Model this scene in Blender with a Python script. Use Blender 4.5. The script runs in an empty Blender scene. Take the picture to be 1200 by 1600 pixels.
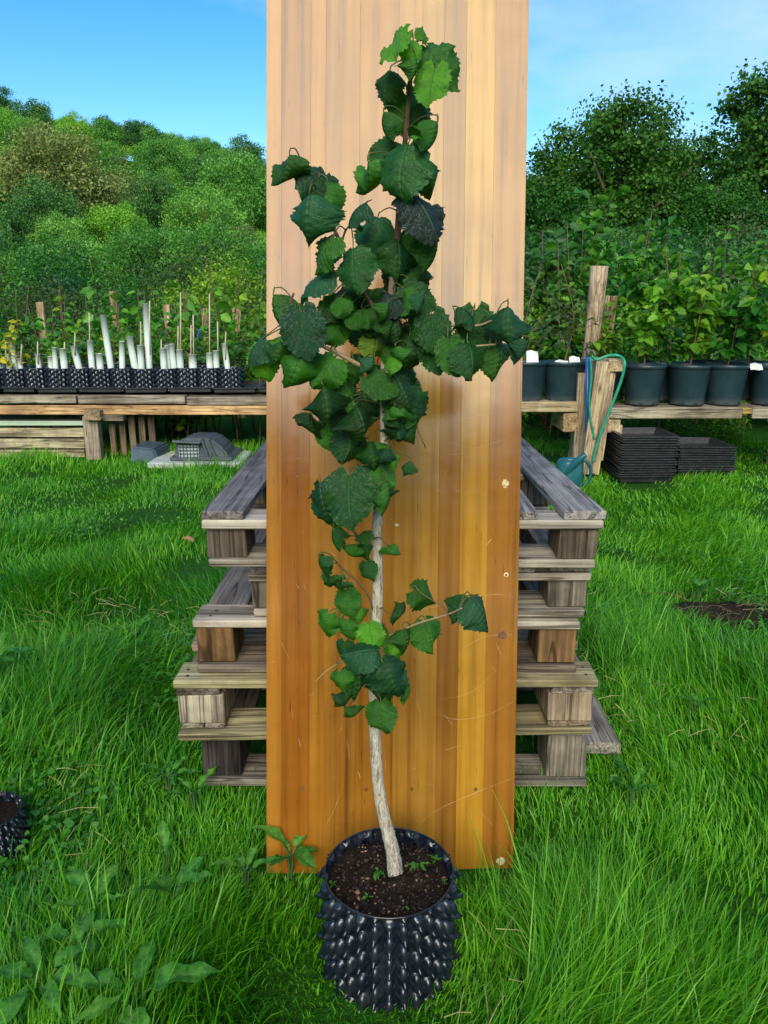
import bpy, bmesh, math, random
import numpy as np
from mathutils import Vector, Matrix, Quaternion
R = math.radians
scene = bpy.context.scene
COL = scene.collection
rnd = random.Random(7)

# ---------------------------------------------------------------- camera
CAM_H, PITCH, FPX = 1.3, R(14.9), 1200.0
cd = bpy.data.cameras.new('camera'); cam = bpy.data.objects.new('camera', cd); COL.objects.link(cam)
cam.location = (0, 0, CAM_H); cam.rotation_euler = (R(90) - PITCH, 0, 0)
cd.sensor_width = 36; cd.lens = 27.0; cd.clip_start = 0.05; cd.clip_end = 3000
scene.camera = cam
# ---------------------------------------------------------------- light
SUN_EL, SUN_AZ = R(33), R(184)          # azimuth clockwise from +Y: behind the camera
w = bpy.data.worlds.new('World'); scene.world = w; w.use_nodes = True
nt = w.node_tree; nt.nodes.clear()
sky = nt.nodes.new('ShaderNodeTexSky'); sky.sky_type = 'NISHITA'; sky.sun_disc = False
sky.sun_elevation = SUN_EL; sky.sun_rotation = SUN_AZ
sky.air_density = 1.0; sky.dust_density = 0.15; sky.ozone_density = 1.5
tc = nt.nodes.new('ShaderNodeTexCoord')
mp = nt.nodes.new('ShaderNodeMapping'); mp.inputs['Scale'].default_value = (1.0, 1.0, 2.6); mp.inputs['Location'].default_value = (8.3865, 1.0756, -0.4739)
cn = nt.nodes.new('ShaderNodeTexNoise'); cn.inputs['Scale'].default_value = 1.7; cn.inputs['Detail'].default_value = 6; cn.inputs['Roughness'].default_value = 0.55
cr = nt.nodes.new('ShaderNodeMapRange'); cr.inputs[1].default_value = 0.49; cr.inputs[2].default_value = 0.78; cr.inputs[3].default_value = 0.0; cr.inputs[4].default_value = 0.7
mx = nt.nodes.new('ShaderNodeMix'); mx.data_type = 'RGBA'; mx.inputs[7].default_value = (4.6, 5.4, 6.8, 1)
bg = nt.nodes.new('ShaderNodeBackground'); bg.inputs['Strength'].default_value = 0.072
wo = nt.nodes.new('ShaderNodeOutputWorld')
L = nt.links.new
L(tc.outputs['Generated'], mp.inputs[0]); L(mp.outputs[0], cn.inputs['Vector']); L(cn.outputs[0], cr.inputs[0])
hsv = nt.nodes.new('ShaderNodeHueSaturation'); hsv.inputs['Saturation'].default_value = 1.45; hsv.inputs['Hue'].default_value = 0.497; L(sky.outputs[0], hsv.inputs['Color'])
L(cr.outputs[0], mx.inputs[0]); L(hsv.outputs[0], mx.inputs[6]); L(mx.outputs[2], bg.inputs[0]); L(bg.outputs[0], wo.inputs[0])
sd = bpy.data.lights.new('sun', 'SUN'); sun = bpy.data.objects.new('sun', sd); COL.objects.link(sun)
sd.energy = 1.5; sd.angle = R(42); sd.color = (1.0, 0.945, 0.72)
S = Vector((math.sin(SUN_AZ) * math.cos(SUN_EL), math.cos(SUN_AZ) * math.cos(SUN_EL), math.sin(SUN_EL)))
sun.rotation_euler = S.to_track_quat('Z', 'Y').to_euler(); sun.location = S * 50
vs = scene.view_settings; vs.view_transform = 'Standard'; vs.look = 'None'; vs.gamma = 1; vs.exposure = 1.5
try: vs.use_curve_mapping = False
except Exception: pass

# ---------------------------------------------------------------- helpers
FW = Vector((0, math.cos(PITCH), -math.sin(PITCH))); UP = Vector((0, math.sin(PITCH), math.cos(PITCH))); RT = Vector((1, 0, 0))
def ray(px, py): return FW + RT * ((px - 600) / FPX) + UP * ((800 - py) / FPX)
def at(px, py, Y):
    "where the sight line through a pixel of the photo meets distance Y"
    d = ray(px, py); return Vector((0, 0, CAM_H)) + d * (Y / d.y)
def mpp(px, py, Y): return Y / ray(px, py).y / FPX      # metres per photo pixel there
def sm(a, b, x):
    t = np.clip((x - a) / (b - a), 0, 1); return t * t * (3 - 2 * t)
_nr = np.random.default_rng(11); _NW = _nr.normal(size=(24, 2)); _NP = _nr.uniform(0, 6.28, 24)
def nz(x, y, f, k=0):
    "smooth noise about -1..1"
    s = 0
    for i in range(6):
        q = (i + k * 5) % 24; s = s + np.sin(f * (_NW[q, 0] * x + _NW[q, 1] * y) + _NP[q])
    return s / 3.2
AZ_T = [-180, -60, -30, -20, -9, -2, 5, 14, 60, 180]; EL_T = [0, 9, 10.6, 10.4, 8.4, 6.0, 3.0, 1.0, 1.0, 0]
def ground(x, y):
    x = np.asarray(x, float); y = np.asarray(y, float)
    d = np.hypot(x, y); az = np.degrees(np.arctan2(x, y))
    e = np.interp(az, AZ_T, EL_T) * sm(22, 145, d)
    z = np.minimum(d, 145) * np.tan(np.radians(e))
    z = z + 0.055 * sm(1.5, 1.85, y) + 0.018 * nz(x, y, 2.1) * sm(0.5, 3.0, d) + 0.006 * nz(x, y, 7, 1)
    return z
def gz(x, y): return float(ground(x, y))
def on_ground(px, py):
    Y = 1.0
    lo, hi = 0.5, 60.0
    for _ in range(40):
        Y = (lo + hi) / 2; p = at(px, py, Y)
        if p.z > gz(p.x, p.y): lo = Y
        else: hi = Y
    return at(px, py, Y)

def mesh(name, V, F, mat=None, smooth=False):
    m = bpy.data.meshes.new(name)
    m.from_pydata([tuple(v) for v in V], [], [tuple(f) for f in F])
    if smooth: m.polygons.foreach_set('use_smooth', [True] * len(m.polygons))
    if mat: m.materials.append(mat)
    m.update(); return m
def fastmesh(name, V, quads, tris, mat, attr=None, smooth=False):
    m = bpy.data.meshes.new(name); V = np.asarray(V, np.float32)
    q = np.asarray(quads, np.int32).reshape(-1, 4); t = np.asarray(tris, np.int32).reshape(-1, 3)
    m.vertices.add(len(V)); m.vertices.foreach_set('co', V.ravel())
    m.loops.add(q.size + t.size); m.loops.foreach_set('vertex_index', np.concatenate([q.ravel(), t.ravel()]))
    m.polygons.add(len(q) + len(t))
    m.polygons.foreach_set('loop_start', np.concatenate([np.arange(len(q)) * 4, q.size + np.arange(len(t)) * 3]).astype(np.int32))
    if smooth: m.polygons.foreach_set('use_smooth', np.ones(len(q) + len(t), bool))
    if attr is not None:
        a = m.attributes.new('tint', 'FLOAT', 'POINT'); a.data.foreach_set('value', np.asarray(attr, np.float32))
    m.materials.append(mat); m.update(calc_edges=True); return m
def ob(name, data, parent=None, loc=(0, 0, 0), rot=None, scale=None, color=None, label=None, kind=None):
    o = bpy.data.objects.new(name, data); COL.objects.link(o)
    if parent: o.parent = parent
    o.location = loc
    if rot is not None:
        if isinstance(rot, Matrix): o.rotation_euler = rot.to_euler()
        elif isinstance(rot, Quaternion): o.rotation_euler = rot.to_euler()
        else: o.rotation_euler = rot
    if scale is not None: o.scale = (scale,) * 3 if not hasattr(scale, '__len__') else scale
    if color is not None: o.color = (*color, 1)
    if label: o['label'] = label
    if kind: o['kind'] = kind
    return o
def tag(o, label, cat, group=None):
    o['label'] = label; o['category'] = cat
    if group: o['group'] = group
    return o
def thing(name, label, cat, loc=(0, 0, 0), rot=(0, 0, 0), group=None):
    o = bpy.data.objects.new(name, None); COL.objects.link(o); o.location = loc; o.rotation_euler = rot
    o.empty_display_size = 0.1
    return tag(o, label, cat, group)

def boxmesh(sx, sy, sz, mat, bev=0.003, jit=0.0, seed=None):
    bm = bmesh.new(); bmesh.ops.create_cube(bm, size=1)
    r = random.Random(seed if seed is not None else rnd.random())
    for v in bm.verts:
        v.co = Vector((v.co.x * sx, v.co.y * sy, v.co.z * sz)) + Vector((r.uniform(-jit, jit), r.uniform(-jit, jit), r.uniform(-jit, jit) * .5))
    if bev: bmesh.ops.bevel(bm, geom=list(bm.edges), offset=bev, segments=1, affect='EDGES')
    m = bpy.data.meshes.new('box'); bm.to_mesh(m); bm.free(); m.materials.append(mat); return m
def bar(name, lo, hi, mat, parent, bev=0.003, jit=0.0, color=None, rot=(0, 0, 0), label=None):
    "box between two corners, its own object"
    lo = Vector(lo); hi = Vector(hi); s = hi - lo
    return ob(name, boxmesh(abs(s.x), abs(s.y), abs(s.z), mat, bev, jit), parent, (lo + hi) / 2, rot, None, color, label)
def spline(P, n):
    P = [Vector(p) for p in P]; out = []
    Q = [P[0] * 2 - P[1]] + P + [P[-1] * 2 - P[-2]]
    for i in range(1, len(Q) - 2):
        for k in range(n):
            t = k / n; a, b, c, d = Q[i - 1], Q[i], Q[i + 1], Q[i + 2]
            out.append(0.5 * ((2 * b) + (c - a) * t + (2 * a - 5 * b + 4 * c - d) * t * t + (3 * b - 3 * c + d - a) * t ** 3))
    out.append(P[-1]); return out
def tube_vf(P, rad, seg=8, jit=0.0, seed=0, cap=True):
    r = random.Random(seed); V = []; F = []; n = len(P); prev = None
    for i, p in enumerate(P):
        d = (P[min(i + 1, n - 1)] - P[max(i - 1, 0)]).normalized()
        if prev is None: a = d.cross(Vector((0.3, 1, 0.2))).normalized()
        else: a = (prev - d * prev.dot(d)).normalized()
        prev = a; b = d.cross(a)
        rr = rad[min(int(i), len(rad) - 1)] if len(rad) == n else rad[0] + (rad[-1] - rad[0]) * i / max(n - 1, 1)
        for k in range(seg):
            t = 2 * math.pi * k / seg; q = rr * (1 + r.uniform(-jit, jit))
            V.append(p + a * (math.cos(t) * q) + b * (math.sin(t) * q))
    for i in range(n - 1):
        for k in range(seg):
            k2 = (k + 1) % seg; F.append((i * seg + k, i * seg + k2, (i + 1) * seg + k2, (i + 1) * seg + k))
    if cap: F.append(tuple(range(seg - 1, -1, -1))); F.append(tuple((n - 1) * seg + k for k in range(seg)))
    return V, F
def tube(name, P, rad, mat, parent=None, seg=8, jit=0.0, seed=0, **k):
    V, F = tube_vf([Vector(p) for p in P], rad if hasattr(rad, '__len__') else [rad], seg, jit, seed)
    return ob(name, mesh(name, V, F, mat, True), parent, **k)
def lathe_vf(prof, seg):
    V = []; F = []
    for (r, z) in prof:
        for k in range(seg):
            t = 2 * math.pi * k / seg; V.append((r * math.cos(t), r * math.sin(t), z))
    for i in range(len(prof) - 1):
        for k in range(seg):
            k2 = (k + 1) % seg; F.append((i * seg + k, i * seg + k2, (i + 1) * seg + k2, (i + 1) * seg + k))
    return V, F
def joinvf(lst):
    V = []; F = []
    for v, f in lst:
        o = len(V); V += list(v); F += [tuple(i + o for i in q) for q in f]
    return V, F

# ---------------------------------------------------------------- materials
class N:
    def __init__(s, name):
        s.m = bpy.data.materials.new(name); s.m.use_nodes = True; s.t = s.m.node_tree; s.b = s.t.nodes['Principled BSDF']; s.out = s.t.nodes['Material Output']
    def n(s, typ, **k):
        q = s.t.nodes.new('ShaderNode' + typ)
        for a, b in k.items():
            if a.startswith('i_'):
                key = a[2:]; q.inputs[int(key) if key.isdigit() else key.replace('_', ' ')].default_value = b
            else: setattr(q, a, b)
        return q
    def l(s, a, b): s.t.links.new(a, b)
    def ramp(s, fac, stops, interp='LINEAR'):
        q = s.n('ValToRGB'); e = q.color_ramp.elements; q.color_ramp.interpolation = interp
        while len(e) < len(stops): e.new(0.5)
        for x, (p, c) in zip(e, stops): x.position = p; x.color = (*c, 1) if len(c) == 3 else c
        if fac is not None: s.l(fac, q.inputs[0])
        return q
    def noise(s, vec, scale, detail=4, rough=0.55, dist=0.0):
        q = s.n('TexNoise', i_Scale=scale, i_Detail=detail, i_Roughness=rough, i_Distortion=dist)
        if vec is not None: s.l(vec, q.inputs['Vector'])
        return q
    def mapped(s, vec, scale, loc=(0, 0, 0)):
        q = s.n('Mapping'); q.inputs['Scale'].default_value = scale; q.inputs['Location'].default_value = loc; s.l(vec, q.inputs[0]); return q
    def math(s, op, a, b=None, clamp=False):
        q = s.n('Math', operation=op); q.use_clamp = clamp
        for i, v in enumerate((a, b)):
            if v is None: continue
            if isinstance(v, (int, float)): q.inputs[i].default_value = v
            else: s.l(v, q.inputs[i])
        return q.outputs[0]
    def mix(s, fac, a, b, blend='MIX'):
        q = s.n('Mix', data_type='RGBA', blend_type=blend)
        for i, v in ((0, fac), (6, a), (7, b)):
            if isinstance(v, (int, float)): q.inputs[i].default_value = v
            elif isinstance(v, tuple): q.inputs[i].default_value = (*v, 1)
            else: s.l(v, q.inputs[i])
        return q.outputs[2]
    def bump(s, h, strength, dist=0.01, normal=None):
        q = s.n('Bump', i_Strength=strength, i_Distance=dist); s.l(h, q.inputs['Height'])
        if normal: s.l(normal, q.inputs['Normal'])
        s.l(q.outputs[0], s.b.inputs['Normal']); return q.outputs[0]
    def set(s, **k):
        for a, v in k.items():
            i = s.b.inputs[a.replace('_', ' ')]
            if hasattr(v, 'links') or hasattr(v, 'is_output'): s.l(v, i)
            else: i.default_value = (*v, 1) if isinstance(v, tuple) and len(v) == 3 else v
    def objvec(s):
        "object coordinates shifted by a random amount for each object"
        t = s.n('TexCoord'); o = s.n('ObjectInfo'); q = s.n('VectorMath', operation='ADD')
        sc = s.n('VectorMath', operation='SCALE'); c = s.n('CombineXYZ')
        for i in range(3): s.l(o.outputs['Random'], c.inputs[i])
        s.l(c.outputs[0], sc.inputs[0]); sc.inputs['Scale'].default_value = 37.0
        s.l(t.outputs['Object'], q.inputs[0]); s.l(sc.outputs[0], q.inputs[1]); s.oi = o; return q.outputs[0]

def foliage(name, c, transl=0.3, rough=0.5, var=0.25, spec=0.35, mottle=0.0):
    q = N(name); a = q.n('Attribute', attribute_name='tint'); oi = q.n('ObjectInfo')
    r = q.ramp(a.outputs['Fac'], [(0.0, c[0]), (0.55, c[1]), (1.0, c[2])])
    hs = q.n('HueSaturation'); src = r.outputs[0]
    if mottle:
        mn_ = q.noise(q.objvec(), 7.0, 5, .7); src = q.mix(mottle, src, q.ramp(mn_.outputs[0], [(.36, (.45, .5, .4)), (.5, (.95, .95, .9)), (.68, (1.5, 1.35, 1.3))]).outputs[0], 'MULTIPLY')
        sp_n = q.noise(q.objvec(), 24.0, 2, .5); src = q.mix(q.math('MULTIPLY', q.ramp(sp_n.outputs[0], [(.69, (0, 0, 0)), (.74, (1, 1, 1))]).outputs[0], .6), src, (.14, .10, .03)); q.bump(mn_.outputs[0], .5, .01)
    q.l(src, hs.inputs['Color'])
    q.l(q.math('MULTIPLY_ADD', oi.outputs['Random'], 2 * var) , hs.inputs['Value'])
    vn = [n for n in q.t.nodes if n.type == 'MATH'][-1]; vn.inputs[2].default_value = 1 - var
    h = q.math('MULTIPLY_ADD', oi.outputs['Random'], -0.035); hn = [n for n in q.t.nodes if n.type == 'MATH'][-1]; hn.inputs[2].default_value = 0.5175
    q.l(h, hs.inputs['Hue'])
    q.set(Base_Color=hs.outputs[0], Roughness=rough, Specular_IOR_Level=spec)
    tr = q.n('BsdfTranslucent'); mxs = q.n('MixShader'); mxs.inputs[0].default_value = transl
    br = q.mix(1.0, hs.outputs[0], (1.3, 1.6, 0.6), 'MULTIPLY'); q.l(br, tr.inputs[0])
    q.l(q.b.outputs[0], mxs.inputs[1]); q.l(tr.outputs[0], mxs.inputs[2]); q.l(mxs.outputs[0], q.out.inputs[0]); return q.m

def wood(name, axis, light, mid, dark, rough=0.75, grain=1.0, stain=0.5):
    "weathered timber with grain along one axis; the object's colour tints it"
    q = N(name); v = q.objvec(); i = 'XYZ'.index(axis)
    s1 = [110 * grain] * 3; s1[i] = 2.6; s2 = [14 * grain] * 3; s2[i] = 1.3
    n1 = q.noise(q.mapped(v, s1).outputs[0], 1.0, 5, 0.6, 0.3); n2 = q.noise(q.mapped(v, s2).outputs[0], 1.0, 4, 0.6, 0.6)
    n3 = q.noise(v, 9.0, 5, 0.65); 
    f = q.math('MULTIPLY_ADD', n1.outputs[0], 0.55); fn = [n for n in q.t.nodes if n.type == 'MATH'][-1]; q.l(q.math('MULTIPLY', n2.outputs[0], 0.5), fn.inputs[2])
    r = q.ramp(f, [(0.36, dark), (0.5, mid), (0.62, light)])
    s4 = [34 * grain] * 3; s4[i] = 1.1; n4 = q.noise(q.mapped(v, s4).outputs[0], 1.0, 2, 0.5, 0.2)
    ck = q.ramp(q.math('ABSOLUTE', q.math('SUBTRACT', n4.outputs[0], 0.47)), [(0.0, (.12, .1, .09)), (0.012, (.3, .27, .25)), (0.022, (1, 1, 1))])
    st = q.ramp(n3.outputs[0], [(0.44, (1, 1, 1)), (0.66, (0.28, 0.25, 0.22))])
    c = q.mix(stain, r.outputs[0], st.outputs[0], 'MULTIPLY'); c = q.mix(0.75, c, ck.outputs[0], 'MULTIPLY')
    n5 = q.noise(v, 2.6, 3, 0.6); c = q.mix(0.7, c, q.ramp(n5.outputs[0], [(0.35, (.66, .59, .53)), (0.62, (1.12, 1.11, 1.12))]).outputs[0], 'MULTIPLY')
    c = q.mix(1.0, c, q.oi.outputs['Color'], 'MULTIPLY')
    q.set(Base_Color=c, Roughness=rough, Specular_IOR_Level=0.25); q.bump(f, 0.45, 0.004); return q.m
GREY = ((0.50, 0.46, 0.40), (0.28, 0.25, 0.215), (0.055, 0.048, 0.043))
WOODX = wood('weathered_wood_x', 'X', *GREY); WOODY = wood('weathered_wood_y', 'Y', *GREY); WOODZ = wood('weathered_wood_z', 'Z', *GREY)
def plain(name, c, rough=0.5, noise_s=8.0, var=0.35, bumps=0.0, spec=0.5, bs=60.0):
    q = N(name); v = q.objvec(); n = q.noise(v, noise_s, 5, 0.6)
    r = q.ramp(n.outputs[0], [(0.3, tuple(x * (1 - var) for x in c)), (0.7, tuple(min(1, x * (1 + var)) for x in c))])
    q.set(Base_Color=r.outputs[0], Roughness=rough, Specular_IOR_Level=spec)
    if bumps: q.bump(q.noise(v, bs, 4).outputs[0], bumps, 0.005)
    return q.m

# board varnish
def varnish():
    q = N('varnished_hardwood'); v = q.objvec()
    n1 = q.noise(q.mapped(v, (95, 95, 2.4)).outputs[0], 1, 6, 0.62, 0.4)
    n2 = q.noise(q.mapped(v, (22, 22, 0.9)).outputs[0], 1, 4, 0.55, 1.2)
    wv = q.n('TexWave', wave_type='BANDS', bands_direction='X', i_Scale=10.0, i_Distortion=7.0, i_Detail=3.0, i_Detail_Scale=0.8)
    q.l(q.mapped(v, (1, 1, 0.05)).outputs[0], wv.inputs['Vector'])
    a = q.math('MULTIPLY', n1.outputs[0], 0.5); b = q.math('MULTIPLY', n2.outputs[0], 0.4); c = q.math('MULTIPLY', wv.outputs['Fac'], 0.10)
    f = q.math('ADD', q.math('ADD', a, b), c)
    r = q.ramp(f, [(0.30, (0.46, 0.38, 0.30)), (0.41, (0.82, 0.79, 0.74)), (0.53, (1.03, 1.03, 1.03)), (0.72, (1.16, 1.18, 1.15))])
    col = q.mix(1.0, q.oi.outputs['Color'], r.outputs[0], 'MULTIPLY')
    nb = q.noise(v, 3.0, 4, 0.6); st = q.ramp(nb.outputs[0], [(0.38, (0.72, 0.64, 0.56)), (0.6, (1, 1, 1))])
    col = q.mix(0.75, col, st.outputs[0], 'MULTIPLY')
    # dark flecks
    fl = q.noise(q.mapped(v, (160, 160, 12)).outputs[0], 1, 2, 0.5); fk = q.ramp(fl.outputs[0], [(0.70, (1, 1, 1)), (0.76, (0.45, 0.36, 0.3))])
    col = q.mix(0.8, col, fk.outputs[0], 'MULTIPLY')
    # fine scuffs and dust that dull the varnish
    sc = q.noise(q.mapped(v, (5, 5, 8)).outputs[0], 1.5, 8, 0.72); 
    cr = q.n('MapRange', i_1=0.35, i_2=0.7, i_3=0.11, i_4=0.24); q.l(sc.outputs[0], cr.inputs[0])
    q.set(Base_Color=col, Roughness=0.6, Specular_IOR_Level=0.03, Coat_Weight=1.0, Coat_IOR=1.45)
    q.l(cr.outputs[0], q.b.inputs['Coat Roughness']); q.bump(n1.outputs[0], 0.06, 0.002); return q.m
VARN = varnish()

BARK = N('pale_cracked_bark')
def _bark():
    q = BARK; v = q.objvec()
    vo = q.n('TexVoronoi', feature='DISTANCE_TO_EDGE', i_Scale=1.0); q.l(q.mapped(q.mix(.5, v, q.noise(v, 30, 4).outputs[1], 'LINEAR_LIGHT') if False else v, (290, 290, 70)).outputs[0], vo.inputs['Vector'])
    n = q.noise(q.mapped(v, (170, 170, 30)).outputs[0], 1, 7, 0.75, .8)
    f = q.math('MULTIPLY', q.math('ADD', q.math('MULTIPLY', vo.outputs['Distance'], .35), 0.42, True), n.outputs[0])
    t = q.n('TexCoord'); sp = q.n('SeparateXYZ'); q.l(t.outputs['Object'], sp.inputs[0])
    lo = q.ramp(f, [(0.165, (0.17, 0.12, 0.08)), (0.225, (0.55, 0.47, 0.37)), (0.31, (0.78, 0.71, 0.6))])
    hi = q.ramp(f, [(0.10, (0.05, 0.03, 0.02)), (0.25, (0.15, 0.09, 0.055)), (0.4, (0.28, 0.18, 0.11))])
    hz = q.n('MapRange', i_1=0.95, i_2=1.2); q.l(sp.outputs['Z'], hz.inputs[0])
    q.set(Base_Color=q.mix(hz.outputs[0], lo.outputs[0], hi.outputs[0]), Roughness=0.85, Specular_IOR_Level=0.2)
    q.bump(f, 0.9, 0.012)
_bark()
TWIG = plain('brown_twig', (0.16, 0.085, 0.05), 0.6, 40); TWIG_L = plain('tan_twig', (0.30, 0.21, 0.12), 0.6, 40)

def hero_leaf_mat():
    q = N('hazel_leaf'); uv = q.n('UVMap'); sp = q.n('SeparateXYZ'); q.l(uv.outputs[0], sp.inputs[0])
    u = q.math('ABSOLUTE', q.math('MULTIPLY_ADD', sp.outputs[0], 2.0)); mn = [n for n in q.t.nodes if n.type == 'MATH' and n.operation == 'MULTIPLY_ADD'][-1]; mn.inputs[2].default_value = -1.0
    k = q.math('SUBTRACT', q.math('MULTIPLY', sp.outputs[1], 8.0), q.math('MULTIPLY', u, 2.3))
    fr = q.math('FRACT', k); tri = q.math('ABSOLUTE', q.math('SUBTRACT', fr, 0.5))      # 0.5 on the side veins
    side = q.math('SMOOTH_MIN', 1.0, 1.0)
    vein = q.ramp(tri, [(0.42, (0, 0, 0)), (0.49, (1, 1, 1))]); mid = q.ramp(u, [(0.02, (1, 1, 1)), (0.07, (0, 0, 0))])
    vv = q.math('MAXIMUM', vein.outputs[0], mid.outputs[0])
    t = q.n('TexCoord'); oi = q.n('ObjectInfo')
    fine = q.n('TexVoronoi', feature='DISTANCE_TO_EDGE', i_Scale=30.0); q.l(uv.outputs[0], fine.inputs['Vector'])
    nn = q.noise(q.objvec(), 5.0, 4, 0.6)
    base = q.mix(1.0, oi.outputs['Color'], q.ramp(nn.outputs[0], [(0.3, (0.72, 0.75, 0.8)), (0.7, (1.25, 1.2, 1.1))]).outputs[0], 'MULTIPLY')
    base = q.mix(q.math('MULTIPLY', vv, 0.42), base, (0.06, 0.16, 0.03))
    spot = q.noise(q.objvec(), 26.0, 3, 0.5); sm_ = q.ramp(spot.outputs[0], [(0.70, (0, 0, 0)), (0.76, (1, 1, 1))])
    base = q.mix(q.math('MULTIPLY', sm_.outputs[0], 0.5), base, (0.10, 0.06, 0.02))
    gm = q.n('NewGeometry'); base2 = q.mix(1.0, base, (1.9, 1.7, 1.5), 'MULTIPLY'); base = q.mix(gm.outputs['Backfacing'], base, base2)
    q.set(Base_Color=base, Roughness=0.40, Specular_IOR_Level=0.38)
    h = q.math('SUBTRACT', q.math('MULTIPLY', tri, -0.8), q.math('MULTIPLY', mid.outputs[0], 0.8))
    h = q.math('ADD', h, q.math('MULTIPLY', fine.outputs['Distance'], 0.9))
    q.bump(h, 0.55, 0.004)
    tr = q.n('BsdfTranslucent'); mxs = q.n('MixShader'); mxs.inputs[0].default_value = 0.28
    q.l(q.mix(1.0, base, (1.6, 1.7, 0.5), 'MULTIPLY'), tr.inputs[0])
    q.l(q.b.outputs[0], mxs.inputs[1]); q.l(tr.outputs[0], mxs.inputs[2]); q.l(mxs.outputs[0], q.out.inputs[0]); return q.m
HLEAF = hero_leaf_mat()

def airpot_mat():
    q = N('black_pot_plastic'); v = q.objvec(); n = q.noise(v, 30, 5, 0.65); n2 = q.noise(v, 220, 2)
    r = q.ramp(n.outputs[0], [(0.45, (0.007, 0.010, 0.020)), (0.75, (0.026, 0.030, 0.042))])
    rr = q.n('MapRange', i_1=0.3, i_2=0.7, i_3=0.16, i_4=0.36); q.l(n.outputs[0], rr.inputs[0])
    q.set(Base_Color=r.outputs[0], Specular_IOR_Level=0.7); q.l(rr.outputs[0], q.b.inputs['Roughness']); q.bump(n2.outputs[0], 0.12, 0.002); return q.m
AIRPOT = airpot_mat()
def soil_mat(name, c0, c1, c2):
    q = N(name); t = q.n('TexCoord'); n = q.noise(t.outputs['Object'], 55, 8, 0.7); n2 = q.noise(t.outputs['Object'], 330, 3, 0.6)
    f = q.math('ADD', q.math('MULTIPLY', n.outputs[0], 0.55), q.math('MULTIPLY', n2.outputs[0], 0.5))
    r = q.ramp(f, [(0.38, c0), (0.55, c1), (0.68, c2)]); q.set(Base_Color=r.outputs[0], Roughness=0.95, Specular_IOR_Level=0.1); q.bump(f, 1.0, 0.02); return q.m
SOIL = soil_mat('potting_soil', (0.010, 0.007, 0.005), (0.028, 0.019, 0.014), (0.075, 0.052, 0.036))
def ground_mat():
    q = N('turf_soil'); t = q.n('TexCoord'); n = q.noise(t.outputs['Object'], 3.0, 8, 0.65); n2 = q.noise(t.outputs['Object'], 40, 5, 0.7)
    a = q.ramp(n2.outputs[0], [(0.35, (0.015, 0.05, 0.006)), (0.6, (0.03, 0.12, 0.010)), (0.8, (0.07, 0.075, 0.03))])
    q.set(Base_Color=q.mix(q.ramp(n.outputs[0], [(0.45, (0, 0, 0)), (0.75, (1, 1, 1))]).outputs[0], a.outputs[0], (0.02, 0.11, 0.008)), Roughness=0.95, Specular_IOR_Level=0.1)
    q.bump(n2.outputs[0], 0.8, 0.03); return q.m
GROUND = ground_mat()
GRASS = foliage('lush_grass', ((0.016, 0.12, 0.004), (0.042, 0.25, 0.007), (0.17, 0.46, 0.02)), 0.3, 0.42, 0.0, 0.35)
WEED = foliage('weed_leaf', ((0.025, 0.13, 0.010), (0.07, 0.26, 0.025), (0.18, 0.40, 0.09)), 0.3, 0.45, 0.25, 0.35, 0.85)

# ---------------------------------------------------------------- ground
def axis(lo, hi, step, far, n):
    a = np.arange(lo, hi + 1e-6, step); g = np.geomspace(step, far, n)
    return a, g
xs = np.arange(-6, 6.01, 0.12); gx = np.cumsum(np.geomspace(0.14, 60, 42)); xs = np.concatenate([-6 - gx[::-1], xs, 6 + gx])
ys = np.arange(-1.5, 9.01, 0.12); gy = np.cumsum(np.geomspace(0.14, 60, 46)); gy0 = np.cumsum(np.geomspace(0.2, 60, 24)); ys = np.concatenate([-1.5 - gy0[::-1], ys, 9 + gy])
X, Y = np.meshgrid(xs, ys); Z = ground(X, Y); nx = len(xs); ny = len(ys)
ii = np.arange(nx * ny).reshape(ny, nx)
q = np.stack([ii[:-1, :-1], ii[:-1, 1:], ii[1:, 1:], ii[1:, :-1]], -1).reshape(-1, 4)
ob('ground', fastmesh('ground', np.stack([X, Y, Z], -1).reshape(-1, 3), q, [], GROUND, None, True), kind='structure')

# ---------------------------------------------------------------- foliage meshes
def leaves(cen, dirs, nor, size, wid, tint, fold=0.18, rng=None):
    "six-point leaves folded along the midrib; returns V, quads, tint"
    d = dirs / np.linalg.norm(dirs, axis=1, keepdims=True)
    n = nor - d * np.sum(nor * d, 1, keepdims=True); n /= np.linalg.norm(n, axis=1, keepdims=True) + 1e-9
    s = np.cross(d, n); L_ = size[:, None]; W = (size * wid)[:, None]
    b = cen - d * L_ * 0.5
    P = [b, b + d * L_ * .28 + s * W * .5 + n * L_ * fold * .5, b + d * L_ * .68 + s * W * .38 + n * L_ * fold * .3,
         b + d * L_ - n * L_ * fold * .5, b + d * L_ * .68 - s * W * .38 + n * L_ * fold * .3, b + d * L_ * .28 - s * W * .5 + n * L_ * fold * .5]
    V = np.stack(P, 1).reshape(-1, 3); k = np.arange(len(cen))[:, None] * 6
    Q = np.concatenate([k + np.array([[0, 1, 2, 3]]), k + np.array([[0, 3, 4, 5]])])
    return V, Q, np.repeat(tint, 6)
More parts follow.
